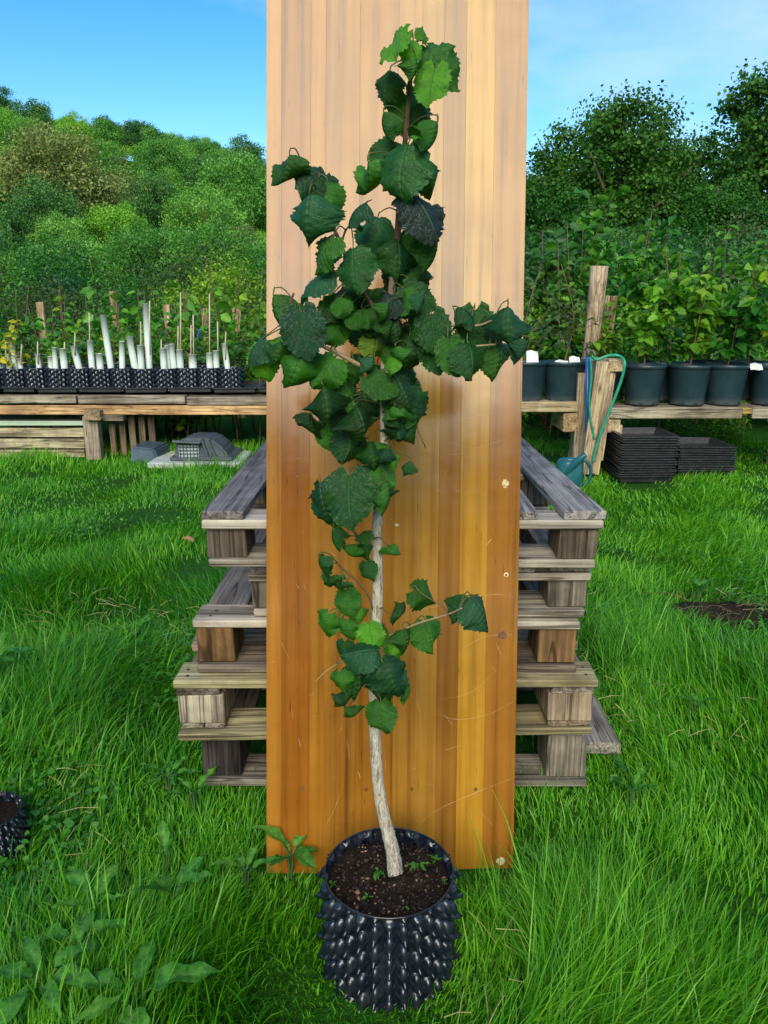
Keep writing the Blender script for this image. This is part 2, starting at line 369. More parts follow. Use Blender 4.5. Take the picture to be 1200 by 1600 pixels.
def crown(seed, n, rx, ry, rz, lobes, leaf, wid=0.7, cz=0.0, droop=0.3, shell=0.45, lobe_r=(0.28, 0.5), sharp=1.0):
    "leaf positions over a set of lobes spread through an ellipsoid"
    g = np.random.default_rng(seed); LC = []
    while len(LC) < lobes:
        p = g.uniform(-1, 1, 3)
        if np.linalg.norm(p) < 1 and (np.linalg.norm(p) > 0.35 or g.random() < .3):
            p[2] = p[2] if p[2] > -0.75 else p[2] * .5; LC.append(p)
    LC = np.array(LC) * 0.74; lr = g.uniform(*lobe_r, lobes)
    li = g.choice(lobes, n, p=lr ** 2 / np.sum(lr ** 2)); v = g.normal(size=(n, 3)); v /= np.linalg.norm(v, axis=1, keepdims=True)
    flip = (v[:, 2] < -0.2) & (g.random(n) < .6); v[flip, 2] *= -1
    rr = lr[li] * (1 - shell * g.random(n) ** 1.5) * (1 + .22 * g.normal(size=n))
    c = LC[li] + v * rr[:, None]
    c = c * np.array([rx, ry, rz]) + np.array([0, 0, cz])
    nor = v + g.normal(size=(n, 3)) * .55 + np.array([0, 0, .35])
    d = g.normal(size=(n, 3)) + v * .5 + np.array([0, 0, -droop])
    sz = leaf * g.uniform(.6, 1.35, n)
    lt = g.uniform(-.18, .18, lobes)
    return leaves(c, d, nor, sz, wid, np.clip(.5 + lt[li] + g.normal(size=n) * .2, 0, 1))
def limbs(seed, h0, h1, r0, rx, k, mat):
    r = random.Random(seed); parts = []
    P = spline([(0, 0, -.3), (r.uniform(-.03, .03) * h1, 0, h0 * .6), (r.uniform(-.04, .04) * h1, r.uniform(-.04, .04) * h1, h1)], 5)
    parts.append(tube_vf(P, [r0, r0 * .3], 8, .06, seed))
    for i in range(k):
        a = 2 * math.pi * (i + r.random() * .6) / k; f = r.uniform(.35, .8); b = P[int(f * (len(P) - 1))]
        e = b + Vector((math.cos(a) * rx * .75, math.sin(a) * rx * .75, (h1 - b.z) * r.uniform(.3, .8)))
        m = (b + e) / 2 + Vector((r.uniform(-.1, .1) * rx, r.uniform(-.1, .1) * rx, rx * .08))
        parts.append(tube_vf(spline([b, m, e], 4), [r0 * .45, r0 * .08], 6, .05, seed + i))
    V, F = joinvf(parts); return mesh('limbs', V, F, mat, True)
TRUNK = plain('grey_bark', (0.11, 0.085, 0.06), 0.9, 6, .4, .6, .2, 30)

# ---- hillside wood; sunlight on it is put into the paler leaf colours
HG = [foliage('wood_leaf_bright', ((0.07, 0.21, 0.015), (0.16, 0.38, 0.035), (0.32, 0.55, 0.09)), .25, .6, .38, .2),
      foliage('wood_leaf_mid', ((0.055, 0.17, 0.024), (0.115, 0.31, 0.045), (0.23, 0.44, 0.10)), .25, .6, .38, .2),
      foliage('wood_leaf_dark', ((0.035, 0.11, 0.02), (0.07, 0.19, 0.04), (0.14, 0.29, 0.08)), .2, .6, .35, .2),
      foliage('wood_leaf_olive', ((0.11, 0.15, 0.035), (0.19, 0.24, 0.07), (0.30, 0.34, 0.12)), .25, .6, .15, .2)]
HM = []
for k in range(4):
    HM.append([])
    for s in range(2):
        V, Q, T = crown(100 + k * 7 + s, 11000, 3.9, 3.9, 3.6, 52, .17, .8, 4.6, .3, .4, (.16, .3))
        HM[k].append(fastmesh('wood_crown', V, Q, [], HG[k], T))
HMN = []
for k in range(4):
    V, Q, T = crown(150 + k, 17000, 3.9, 3.9, 3.6, 70, .125, .8, 4.6, .3, .45, (.13, .26)); HMN.append(fastmesh('wood_crown', V, Q, [], HG[k], T))
HTR = limbs(5, 2.5, 6.5, .22, 2.8, 5, TRUNK)
HLAB = ['bright green round headed tree in the wood covering the hillside', 'mid green tree in the wood covering the hillside',
        'dark green tree in the wood covering the hillside', 'pale olive feathery tree in the wood covering the hillside']
g = random.Random(3); d = 26.0
def hill_tree(x, y, k, s, lab=None, group='trees of the hillside wood', sq=1.0):
    z = gz(x, y); r = math.hypot(x, y)
    zone = ('at the far left', 'left of the middle', 'near the board', 'hidden by the board')[int(np.searchsorted([-21, -15, -9], math.degrees(math.atan2(x, y))))]; lev = ('at the foot of the hill', 'on the lower slope', 'on the upper slope', 'just under the ridge', 'on the ridge')[int(np.searchsorted([42, 75, 105, 128], r))]
    t = thing('woodland_tree', lab or HLAB[k].split(' in the wood')[0] + ' ' + lev + ' ' + zone, 'tree', (x, y, z - .3), (0, 0, g.uniform(0, 6.28)), None if lab else group)
    t.scale = (s, s, s * sq)
    ob('crown', HMN[k] if r < 80 else HM[k][g.randrange(2)], t)
    if r < 75: ob('trunk', HTR, t)
    return t
while d < 150:
    a = R(-33) + g.random() * .05
    while a < R(-4):
        dd = d + g.uniform(-2, 2); x, y = dd * math.sin(a), dd * math.cos(a)
        u = g.random(); nb = float(nz(x, y, .06, 2))
        k = 0 if u < .42 + .2 * nb else (1 if u < .78 else (2 if u < .93 else 3))
        if d < 40: k = g.choice([1, 2, 2, 1])
        if d > 125: k = g.choice([1, 2, 2, 1, 0])
        hill_tree(x, y, k, g.uniform(.75, 1.35) * (.42 if d < 38 else .55 if d < 52 else .72 if d < 72 else .9 if d < 95 else .72), None, sq=g.uniform(.8, 1.2))
        a += g.uniform(5.4, 8.0) * (.62 if d < 52 else .8 if d < 72 else 1 if d < 95 else .75) / d
    d += 4.6 if d < 60 else 6.2
for px, py, dd, k, s, lab in ((95, 262, 62, 3, 1.5, 'large pale olive tree standing out on the left of the wooded slope'),
        (15, 158, 150, 1, .9, 'rounded tree on the ridge at the far left edge'), (62, 158, 150, 2, 1.05, 'dark rounded tree on the ridge beside the left edge'),
        (250, 182, 148, 3, .95, 'pale broad tree breaking the ridge line in the middle'), (155, 176, 150, 2, .75, 'small thin tree on the ridge between two taller trees'),
        (305, 195, 146, 1, .8, 'low tree on the ridge right of the pale broad tree'), (378, 200, 130, 2, 1.1, 'tall dark tree on the slope just left of the board')):
    dr = ray(px, py); x = dr.x / dr.y * dd; hill_tree(x, dd, k, s, lab)

# ---- big oaks on the right
OAKM = foliage('oak_leaf', ((0.014, 0.065, 0.007), (0.035, 0.13, 0.012), (0.085, 0.22, 0.025)), .25, .5, .1, .25)
OAK = []
for s in range(2):
    V, Q, T = crown(300 + s, 52000, 5.0, 4.6, 4.3, 120, .145, .85, 6.4, .3, .8, (.12, .26)); OAK.append(fastmesh('oak_crown', V, Q, [], OAKM, T))
OAKT = limbs(9, 3.5, 9.5, .38, 4.6, 11, TRUNK)
def oak(x, y, s, m, rz, lab, sz=1.0, group=None):
    t = thing('oak_tree', lab, 'tree', (x, y, gz(x, y)), (0, 0, rz), group); t.scale = (s, s, s * sz)
    ob('crown', OAK[m], t); ob('trunk', OAKT, t)
oak(9.6, 34, .93, 0, .4, 'big dark broad oak with sky showing through its crown')
oak(17.6, 35.5, 1.06, 1, 2.0, 'taller dark oak at the right edge of the photo', 1.04)
oak(4.6, 38, .75, 1, 4.0, 'dark oak whose crown sinks behind the board')
oak(13.4, 41, .9, 0, 5.1, 'dark oak standing behind the gap between two larger oaks')
oak(13.2, 33, .62, 1, 1.1, 'low dark tree filling the gap between the two big oaks', 1.0)
oak(6.9, 33, .6, 0, 2.4, 'lower dark tree beside the right edge of the board', 1.0)
oak(22, 30, .8, 0, 3.0, 'oak just past the right edge of the photo', 1.0)

# ---- wood behind the photographer (mirrored in the varnish)
parts = []; tt = []; off = 0; VV = []; QQ = []
for i in range(13):
    V, Q, T = crown(700 + i, 3600, 4.4, 4.0, 5.0, 34, .55, .85, 5.2, .3, .6, (.22, .38))
    ax = -30 + i * 5.0; V = V * np.array([1, 1, 1 + .65 * float(sm(9, 17, abs(ax)))]); V = V + np.array([ax, -26 - 3 * math.sin(i * 2.1), -.3 + .5 * math.sin(i * 3.7)]); VV.append(V); QQ.append(Q + off); tt.append(T); off += len(V)  # outer crowns of this unseen wood stretched taller to keep sun off the foreground
ob('woodland', fastmesh('woodland', np.concatenate(VV), np.concatenate(QQ), [], HG[2], np.concatenate(tt)), kind='stuff', label='wood along the edge of the field behind the camera')

# ---- shrubs and young trees of the nursery
NL = [foliage('stock_leaf_green', ((0.022, 0.10, 0.010), (0.055, 0.21, 0.018), (0.15, 0.36, 0.035)), .3, .45, .25, .4),
      foliage('stock_leaf_dark', ((0.012, 0.06, 0.014), (0.028, 0.115, 0.022), (0.075, 0.20, 0.04)), .25, .45, .25, .4),
      foliage('stock_leaf_yellow', ((0.08, 0.2, 0.015), (0.16, 0.32, 0.02), (0.34, 0.48, 0.03)), .35, .5, .15, .3),
      foliage('stock_leaf_gold', ((0.4, 0.36, 0.015), (0.55, 0.5, 0.02), (0.65, 0.6, 0.05)), .3, .5, .1, .3),
      foliage('bramble_leaf', ((0.03, 0.06, 0.015), (0.055, 0.10, 0.022), (0.11, 0.16, 0.05)), .25, .5, .25, .3)]
NL.append(foliage('stock_leaf_bright', ((0.05, 0.18, 0.015), (0.11, 0.33, 0.02), (0.22, 0.48, 0.05)), .35, .45, .15, .4))
def whip_mesh(seed, h, n, leaf, spread, mat, stem=.008, side=5):
    "young tree: stem with side shoots, leaves hung along them"
    g = np.random.default_rng(seed); r = random.Random(seed); lines = []
    m = spline([(0, 0, 0), (r.uniform(-.06, .06), r.uniform(-.06, .06), h * .5), (r.uniform(-.1, .1), r.uniform(-.1, .1), h)], 6); lines.append((m, stem))
    for i in range(side):
        b = m[int(len(m) * r.uniform(.2, .85)) - 1]; a = r.uniform(0, 6.28); e = b + Vector((math.cos(a) * spread, math.sin(a) * spread, h * r.uniform(.1, .35)))
        lines.append((spline([b, (b + e) / 2 + Vector((0, 0, -.02)), e], 4), stem * .5))
    sv = joinvf([tube_vf(p, [s, s * .35], 5) for p, s in lines]); cen = np.zeros((n, 3)); dr = np.zeros((n, 3))
    wts = np.array([1.6] + [1.0] * side); wts /= wts.sum(); li = g.choice(len(lines), n, p=wts)
    for i in range(n):
        p = lines[li[i]][0]; t = g.uniform(.18 if li[i] == 0 else .25, 1) * (len(p) - 1); k = min(int(t), len(p) - 2); b = p[k].lerp(p[k + 1], t - k)
        a = g.uniform(0, 6.28); o = np.array([math.cos(a), math.sin(a), g.uniform(-.4, .5)]); cen[i] = np.array(b) + o * leaf * g.uniform(.5, 1.0); dr[i] = o + np.array([0, 0, -.45])
    nor = g.normal(size=(n, 3)) * .5 + np.array([0, -.25, .8])
    V, Q, T = leaves(cen, dr, nor, leaf * g.uniform(.55, 1.3, n), .68, np.clip(g.normal(.5, .24, n), 0, 1), .22)
    return fastmesh('foliage', V, Q, [], mat, T), mesh('stem', sv[0], sv[1], TWIG, True)
_wc = {}
def sapling(name, lab, cat, loc, h, n, leaf, spread, mi, group=None, seed=0, side=5, stem=.008, rz=None):
    key = (round(h, 2), n, leaf, spread, mi, seed)
    if key not in _wc: _wc[key] = whip_mesh(seed * 31 + int(h * 100) + mi, h, n, leaf, spread, NL[mi], stem, side)
    f, s = _wc[key]; t = thing(name, lab, cat, loc, (0, 0, rnd.uniform(0, 6.28) if rz is None else rz), group)
    ob('foliage', f, t); ob('stem', s, t); return t
def bush_mesh(seed, n, leaf, mi, rx=1.0, rz=1.0, lob=22):
    V, Q, T = crown(seed, n, rx, rx, rz, lob, leaf, .62, rz * .85, .2, .55, (.22, .42)); return fastmesh('foliage', V, Q, [], NL[mi], T)
BST = limbs(21, .3, 1.1, .03, .7, 7, TWIG)
BM = {k: [bush_mesh(400 + k * 9 + s, 2600, .085, k) for s in range(2)] for k in (0, 1, 2, 4)}
BMF = {k: [bush_mesh(500 + k * 9 + s, 6500, .045, k, 1.0, 1.0, 34) for s in range(2)] for k in (0, 1, 2, 4)}
def bush(lab, x, y, s, k, sz=1.0, group=None, z=None):
    t = thing('shrub', lab, 'shrub', (x, y, gz(x, y) - .05 if z is None else z), (0, 0, rnd.uniform(0, 6.28)), group); t.scale = (s, s, s * sz)
    ob('foliage', (BM if y < 10.5 else BMF)[k][rnd.randrange(2)], t); ob('stem', BST, t); return t
g = random.Random(17)
BL = {0: 'mid green leafy shrub in the thicket behind the left bench', 1: 'dark green shrub in the thicket behind the left bench', 2: 'yellow green shrub in the thicket behind the left bench', 4: 'brownish bramble bush in the thicket behind the left bench'}
for row, (yy, sx, s0, s1, zz) in enumerate(((7.75, .7, .24, .36, .9), (9.3, .85, .5, .72, 1.0), (11.0, 1.1, .75, 1.0, 1.0), (13.5, 1.4, .95, 1.3, 1.05), (17, 1.7, 1.1, 1.5, 1.05), (21, 2.1, 1.3, 1.8, 1.1))):
    x = -.62 * yy
    while x < .02 * yy:
        k = g.choices([0, 1, 2, 4], [4, 4 if row < 4 else 2, 1.4, 2.5])[0]
        xx = x / yy; bush(BL[k].split(' behind')[0] + ' ' + ('right behind the left bench', 'low behind the tubes', 'behind the canes', 'halfway back', 'further back', 'at the back')[row] + (' at the far left' if xx < -.38 else ' left of the tallest tube' if xx < -.27 else ' between tallest tube and board' if xx < -.16 else ' beside the board'), x + g.uniform(-.3, .3), yy + g.uniform(-.5, .5), g.uniform(s0, s1), k, zz, 'shrubs in the thicket behind the left bench'); x += sx * g.uniform(.8, 1.15)
BRL = {0: 'mid green leafy shrub among the nursery stock behind the right bench', 1: 'dark leafy shrub among the nursery stock behind the right bench', 2: 'yellow green shrub among the nursery stock behind the right bench', 4: 'brownish bush among the nursery stock behind the right bench'}
for row, (yy, sx, s0, s1, zz) in enumerate(((7.3, .6, .24, .34, .9), (8.2, .8, .62, .8, 1.1), (9.8, 1.0, .85, 1.05, 1.15), (12.5, 1.4, 1.15, 1.45, 1.1), (17, 2.0, 1.6, 2.1, 1.0), (24, 2.6, 1.6, 2.3, 1.0), (30, 2.8, 2.0, 2.6, 1.0))):
    x = .1 * yy
    while x < .66 * yy:
        k = g.choices([0, 1, 2, 4], [6, 4, 1.0, .6])[0] if row < 5 else g.choice([1, 1, 0, 1])
        xx = x / yy; bush(BRL[k].split(' behind')[0] + ' ' + ('under the right bench', 'just behind the pots', 'behind the round post', 'halfway back', 'further back', 'under the oaks', 'under the oaks')[row] + (' beside the board' if xx < .23 else ' above the hose' if xx < .33 else ' above the second pot' if xx < .42 else ' at the right edge'), x + g.uniform(-.3, .3), yy + g.uniform(-.4, .4), g.uniform(s0, s1), k, zz, 'shrubs among the nursery stock behind the right bench'); x += sx * g.uniform(.8, 1.15)
p = at(972, 400, 22); bush('large yellow olive bush in front of the big dark oak', p.x, 22, 1.75, 2, 1.15)
p = at(1195, 380, 24); bush('olive bush at the right edge below the taller oak', p.x, 24, 2.0, 4, 1.15)
# whips rising out of the stock
for i in range(26):
    px = g.uniform(832, 1215); Y = g.uniform(7.2, 8.9); top = g.uniform(335, 440); p = at(px, top, Y); z0 = gz(p.x, Y); h = round((p.z - z0) * 5) / 5
    sapling('sapling', ('taller ' if top < 380 else 'shorter ') + ('broad leaved' if i % 3 else 'fine leaved') + ' sapling in the stock ' + ('between the board and the round post' if px < 905 else 'behind the round post' if px < 955 else 'above the first right pot' if px < 1040 else 'above the second right pot' if px < 1105 else 'above the third right pot' if px < 1165 else 'at the right edge'), 'sapling', (p.x, Y, z0), h, 230, .1, .28, g.choice([0, 5, 0, 1]), 'saplings in the stock behind the right bench', g.randrange(3))
p = at(1050, 390, 7.0); sapling('sapling', 'sapling with pale forked bare stem and bluish leaves above the right pots', 'sapling', (p.x, 7.0, .1), p.z - .1, 26, .12, .3, 1, None, 8, 4, .012)
for px, top, Y, n, lf, mi, lab in ((150, 395, 7.6, 48, .13, 5, 'tall sapling with lobed leaves above the left air pots'), (327, 405, 7.3, 26, .11, 5, 'tall thin sapling with few leaves near the board'),
        (283, 450, 7.4, 48, .12, 5, 'leafy sapling tied to a cane right of the tallest tube'), (30, 445, 7.4, 36, .11, 5, 'leafy sapling behind the yellow plant'),
        (180, 455, 7.6, 40, .11, 2, 'yellow green sapling in front of a tan post'), (222, 465, 7.6, 42, .11, 5, 'sapling just left of the tallest tube'), (90, 440, 7.8, 40, .09, 1, 'dark green sapling left of the lobed sapling'),
        (395, 420, 7.0, 60, .075, 2, 'yellow green leafy sapling beside the board on the left'), (410, 470, 6.7, 40, .075, 2, 'low yellow green sapling touching the left board edge')):
    p = at(px, top, Y); sapling('sapling', lab, 'sapling', (p.x, Y, .08), p.z - .08, n, lf, .13 if n < 50 else .22, mi, None, int(px), 1 if n < 50 else 3)

for i in range(46):
    px = g.uniform(-10, 405); Y = g.uniform(6.95, 8.2); top = g.uniform(440, 525); p = at(px, top, Y)
    sapling('sapling', ('bright green' if i % 3 else 'yellow green') + ' sapling behind the tubes ' + ('at the far left' if px < 110 else 'left of the tallest tube' if px < 230 else 'right of the tallest tube' if px < 320 else 'beside the board'), 'sapling', (p.x, Y, .08), round((p.z - .08) * 8) / 8, 80, .08, .15, 5 if i % 3 else 2, 'saplings behind the tubes', g.randrange(3), 4)
# ---------------------------------------------------------------- posts behind the benches
def board_post(px0, px1, py0, py1, Y, lab, group=None, col=(1.15, .9, .6)):
    a = at(px0, py0, Y); b = at(px1, py1, Y)
    bar_ = ob('wooden_post', boxmesh(b.x - a.x, .05, a.z - .02, WOODZ, .004, .004), None, ((a.x + b.x) / 2, Y, (a.z + .02) / 2), (0, 0, 0), None, col)
    return tag(bar_, lab, 'post', group)
board_post(57, 74, 472, 520, 8.9, 'tan timber post behind the tubes, leftmost of the row'); board_post(171, 188, 455, 520, 8.9, 'tan timber post behind the lobed sapling')
board_post(255, 267, 476, 500, 8.9, 'short tan post top between leaves right of the tallest tube'); board_post(315, 326, 482, 510, 8.9, 'tan post top beside the thin tall sapling'); board_post(363, 379, 481, 540, 8.9, 'pale tan post nearest the board on the left')
a = at(920, 590, 6.25); b = at(934, 416, 6.25); mp_ = mpp(934, 416, 6.25)
o = tube('round_post', spline([(a.x - .02, 6.3, .0), (a.x, 6.27, a.z), (b.x, 6.2, b.z)], 5), 13.5 * mp_, WOODZ, None, 18, .02, 3, color=(1.35, 1.1, .85)); tag(o, 'thick round timber post leaning behind the right bench', 'post')
bar_ = ob('wooden_post', boxmesh(.1, .05, 1.3, WOODZ, .004, .004), None, at(948, 462, 6.5) - Vector((0, 0, .65)), (0, R(3), 0), None, (1.5, 1.2, .8)); tag(bar_, 'flat pale stake right behind the thick round post', 'post')

# ---------------------------------------------------------------- board leaning on the pallets
LEAN = R(11.7)
bd = thing('wooden_board', 'tall varnished board of glued orange brown strips leaning on the pallets', 'board', (.0137, 1.543, -.012), (-LEAN, R(.5), 0))
edges = [0, .058, .17, .228, .358, .506, .596, .68, .765, .875, 1.0]; BW, BL_, BT = .587, 2.2, .036
tints = [(.40, .162, .020), (.31, .105, .010), (.39, .158, .017), (.38, .16, .021), (.37, .148, .017), (.39, .175, .024), (.44, .215, .032), (.30, .125, .019), (.48, .235, .024), (.365, .15, .021)]
tints = [tints[0], (.31, .105, .010)] + tints[2:]
for i in range(10):
    x0 = (edges[i] - .5) * BW + .00008; x1 = (edges[i + 1] - .5) * BW - .00008
    bm = bmesh.new(); bmesh.ops.create_cube(bm, size=1)
    for v in bm.verts: v.co = Vector(((x0 + x1) / 2 + v.co.x * (x1 - x0), BT / 2 + v.co.y * BT, BL_ / 2 + v.co.z * BL_))
    bmesh.ops.bevel(bm, geom=list(bm.edges), offset=.00015, segments=1, affect='EDGES')
    if i in (0, 9):
        sx = x0 if i == 0 else x1
        ed = [e for e in bm.edges if all(abs(v.co.x - sx) < .0012 and v.co.y < BT * .3 for v in e.verts) and abs(e.verts[0].co.z - e.verts[1].co.z) > 1]
        if ed: bmesh.ops.bevel(bm, geom=ed, offset=.004, segments=3, affect='EDGES')
    m = bpy.data.meshes.new('plank'); bm.to_mesh(m); bm.free(); m.materials.append(VARN)
    ob('plank', m, bd, (0, 0, 0), None, None, tints[i])
bm_inv = None
bpy.context.view_layer.update()
def on_board(px, py):
    "board-local x, z of a photo pixel"
    M = bd.matrix_world.inverted(); o = M @ Vector((0, 0, CAM_H)); d = M.to_3x3() @ ray(px, py); t = -o.y / d.y; p = o + d * t; return p.x, p.z
SCR = plain('bare_scratched_wood', (.60, .40, .18), .8, 60, .3); PLUG = plain('dark_wood_plug', (.16, .065, .02), .5, 90, .5); CHIP = plain('raw_wood_chip', (.75, .55, .3), .9, 200, .5, .6)
sv = []; r = random.Random(5)
def scratch(pts, wd):
    P = [Vector((on_board(*p)[0], -.0004, on_board(*p)[1])) for p in pts]; P = spline(P, 6)
    V = []; F = []
    for i, p in enumerate(P):
        dd = (P[min(i + 1, len(P) - 1)] - P[max(i - 1, 0)]).normalized(); nn = Vector((-dd.z, 0, dd.x)) * wd * .62 * (.25 + .75 * math.sin(math.pi * (i + .3) / len(P))) * r.uniform(.4, 1.2)
        V += [p - nn, p + nn]
    for i in range(len(P) - 1): F.append((2 * i, 2 * i + 1, 2 * i + 3, 2 * i + 2))
    sv.append((V, F))
for pts, wd in (([(640, 955), (690, 946), (740, 934), (785, 926)], .0007), ([(722, 1013), (760, 994), (800, 992)], .0007), ([(684, 1115), (715, 1124), (760, 1117), (803, 1096)], .0006),
        ([(695, 1118), (708, 1134)], .0006), ([(775, 1004), (783, 1024)], .0006), ([(685, 1094), (735, 1082), (775, 1048)], .0004), ([(722, 942), (760, 930), (790, 929)], .0005), ([(642, 1030), (655, 1110), (658, 1140)], .0004),
        ([(656, 1285), (690, 1262), (740, 1240), (802, 1215)], .0006), ([(508, 1292), (524, 1260), (536, 1225)], .0004), ([(542, 1155), (547, 1185)], .0006), ([(535, 1132), (530, 1145)], .0004), ([(760, 852), (768, 842)], .0014),
        ([(466, 1152), (470, 1168)], .0008), ([(560, 1205), (563, 1216)], .0009), ([(720, 1165), (695, 1172)], .0005), ([(700, 690), (740, 700), (790, 686)], .0004), ([(690, 712), (735, 708)], .0003), ([(720, 655), (790, 640)], .0003),
        ([(455, 1100), (458, 1125)], .0005), ([(430, 900), (432, 940)], .0004), ([(600, 1170), (604, 1210)], .0004), ([(745, 1262), (770, 1290)], .0003), ([(438, 1000), (452, 1030)], .0004)): scratch(pts, wd)
for i in range(70):
    px, py = r.uniform(425, 800), r.uniform(600, 1340) if i < 55 else r.uniform(20, 600); a = r.uniform(0, 3.14); l_ = r.uniform(3, 13)
    scratch([(px, py), (px + math.cos(a) * l_ * .5 + r.uniform(-1, 1), py + math.sin(a) * l_ * .5), (px + math.cos(a) * l_, py + math.sin(a) * l_)], r.uniform(.0002, .0006))
V, F = joinvf(sv); ob('scratches', mesh('scratches', V, F, SCR), bd, kind='stuff')
def disc(name, px, py, rad, mat, depth=.0006, seg=14, jit=.1):
    x, z = on_board(px, py); V, F = lathe_vf([(rad, 0), (rad, depth), (rad * .8, depth * 1.3)], seg); V = [Vector(v) * (1 + r.uniform(-jit, jit)) for v in V]
    V = [(v.x, -v.z, v.y) for v in V]; F = [f for f in F] + [tuple(2 * seg + k for k in range(seg))]
    ob(name, mesh(name, V, F, mat), bd, (x, 0, z))
for px, py in ((472, 1232), (572, 1233), (643, 1233), (743, 1233)): disc('screw_plug', px, py, .0045, PLUG)
disc('knot', 791, 898, .0055, CHIP); disc('knot', 791, 898.4, .003, PLUG, .0012); disc('wood_chip', 790, 755, .008, CHIP, .001, 9, .5); disc('wood_chip', 620, 820, .004, CHIP, .001, 9, .3); disc('knot', 785, 992, .009, PLUG, .0004, 10, .4); disc('wood_chip', 782, 1345, .009, CHIP, .0006, 9, .45)

# ---------------------------------------------------------------- pallets
PG = [(1, .97, .93), (.75, .7, .68), (1.25, 1.18, 1.05), (.5, .43, .4), (1.0, .85, .68), (.62, .54, .46)]
CHIPB = wood('chipwood_block', 'Z', (.24, .15, .07), (.13, .08, .04), (.05, .035, .02), .95, .5, .6)
NAIL = plain('rusty_nail', (.035, .022, .018), .6)
def pc(r): return r.choice(PG)
def pallet(lab, xl, xr, y0, dp, z0, z1, kind, seed, rz=0.0, blockmat=None, blk=.1, tone=1.0, front=None):
    r = random.Random(seed); t = thing('wooden_pallet', lab, 'pallet', ((xl + xr) / 2, y0, z0), (0, 0, rz)); W = xr - xl; h = z1 - z0; hx = W / 2; bt = .021; nails = []
    def c(k=1): q = pc(r); return tuple(v * tone * k for v in q)
    def B(name, x0, x1, ya, yb, za, zb, mat, col=None, jit=.0025, bev=.003):
        dz = r.uniform(-.0012, .0012); bar(name, (x0, ya, za + dz), (x1, yb, zb + dz), mat, t, bev, jit, col or c(), (0, R(r.uniform(-.12, .12)) if x1 - x0 > .4 else R(r.uniform(-.6, .6)), R(r.uniform(-.7, .7))))
        if name in ('deck_board', 'cross_board', 'bottom_board', 'side_board') and yb < .7:
            for k in range(2):
                for e in ((x0 + .035, x1 - .035, (x0 + x1) / 2) if x1 - x0 > .4 else ((x0 + x1) / 2,)):
                    px_ = e + r.uniform(-.018, .018); py_ = (ya + .025 + k * .035 if x1 - x0 > .4 else ya + .02 + k * .03) + r.uniform(-.006, .006); q_ = r.uniform(.0035, .0055)
                    nails.append(([(px_ + q_ * math.cos(a), py_ + q_ * math.sin(a), zb + dz + .0012) for a in (0, 1.05, 2.1, 3.14, 4.19, 5.24)], [(0, 1, 2, 3, 4, 5)]))
    bm_ = blockmat or WOODZ
    ybl = [(0.004, .14), (dp / 2 - .07, dp / 2 + .07), (dp - .144, dp - .004)]; xbl = [(-hx + .006, -hx + blk), (-blk / 2, blk / 2), (hx - blk, hx - .006)]
    if kind == 'A':      # deck boards run away from the camera on cross boards
        n = 7; ws = [.1, .075, .1, .075, .1, .075, .1]; gap = (W - sum(ws)) / 6; x = -hx
        for i in range(n):
            B('deck_board', x, x + ws[i], r.uniform(-.008, .004), dp + r.uniform(-.01, .01), h - bt, h, WOODY, (.62, .58, .66) if i in (0,) else ((.85, .85, .95) if i >= 5 else None), .002); x += ws[i] + gap
        for (a, b) in ybl: B('cross_board', -hx, hx, a - .01 if a < .1 else a, b - .04 if a < .1 else b, h - 2 * bt - .001, h - bt - .001, WOODX, (1.3, 1.25, 1.2) if a < .1 else None)
        for (a, b) in ybl:
            for (p_, q_) in xbl: B('block', p_, q_, a + .004, b - .002, bt + .001, h - 2 * bt - .002, bm_, c(.85))
            B('bottom_board', -hx + .01, hx - .01, a - .004, b, 0, bt, WOODX, (1.15, 1.1, 1.05))
    else:                # deck boards run across on stringer boards
        n = 6; wd = .1; gap = (dp - n * wd) / (n - 1); top = h
        if kind == 'C':
            B('deck_board', -hx, hx, -.004, .098, h - bt, h, WOODX, front or (1.25, 1.2, 1.15)); B('deck_board', -hx, hx, dp - .1, dp, h - bt, h, WOODX)
            for (p_, q_) in xbl: B('side_board', p_ + .004, q_ + .015 if q_ < hx - .02 else q_, .101, dp - .104, h - bt - .001, h - .003, WOODY, (.55, .5, .52))
            hs = h - bt - .002
        else:
            for i in range(n): B('deck_board', -hx - r.uniform(0, .008), hx + r.uniform(0, .006), i * (wd + gap) - .005, i * (wd + gap) + wd, h - .024, h, WOODX, front if i == 0 else None)
            for (p_, q_) in xbl: B('stringer_board', p_ + .002, q_ - .002, .002, dp - .003, h - .024 - .019, h - .025, WOODY)
            hs = h - .044
        for (a, b) in ybl:
            for (p_, q_) in xbl: B('block', p_, q_, a, b, bt + .001 + (.016 if kind == 'B' else 0), hs, bm_, (c(1.0) if bm_ is not CHIPB else (1.3, 1.2, 1.1)) if not (seed == 5 and a < .1 and p_ < -.3) else (.16, .14, .16))
            B('bottom_board', -hx + .004, hx - .004, a - .012, b - .02, 0, bt, WOODX, front if a < .1 else None)
        if kind == 'B':
            for (p_, q_) in xbl:
                m_ = (p_ + q_) / 2; B('runner', p_ + .003, m_ - .0015, .006, dp - .006, bt + .001, bt + .016, WOODY); B('runner', m_ + .0015, q_ - .003, .006, dp - .006, bt + .001, bt + .016, WOODY)
    V, F = joinvf(nails); ob('nail_heads', mesh('nails', V, F, NAIL), t, kind='stuff')
    return t
pallet('topmost pallet with purplish grey weathered deck boards', -.433, .522, 1.762, 1.2, .690, .832, 'A', 1)
pallet('narrow grey pallet second from the top, set in from the left', -.335, .512, 1.795, 1.1, .547, .689, 'A', 2, 0, None, .1, .75)
pallet('middle pallet with brown chipboard corner blocks', -.478, .490, 1.785, 1.15, .405, .546, 'C', 3, 0, CHIPB)
LICH = (1.15, 1.1, .72)
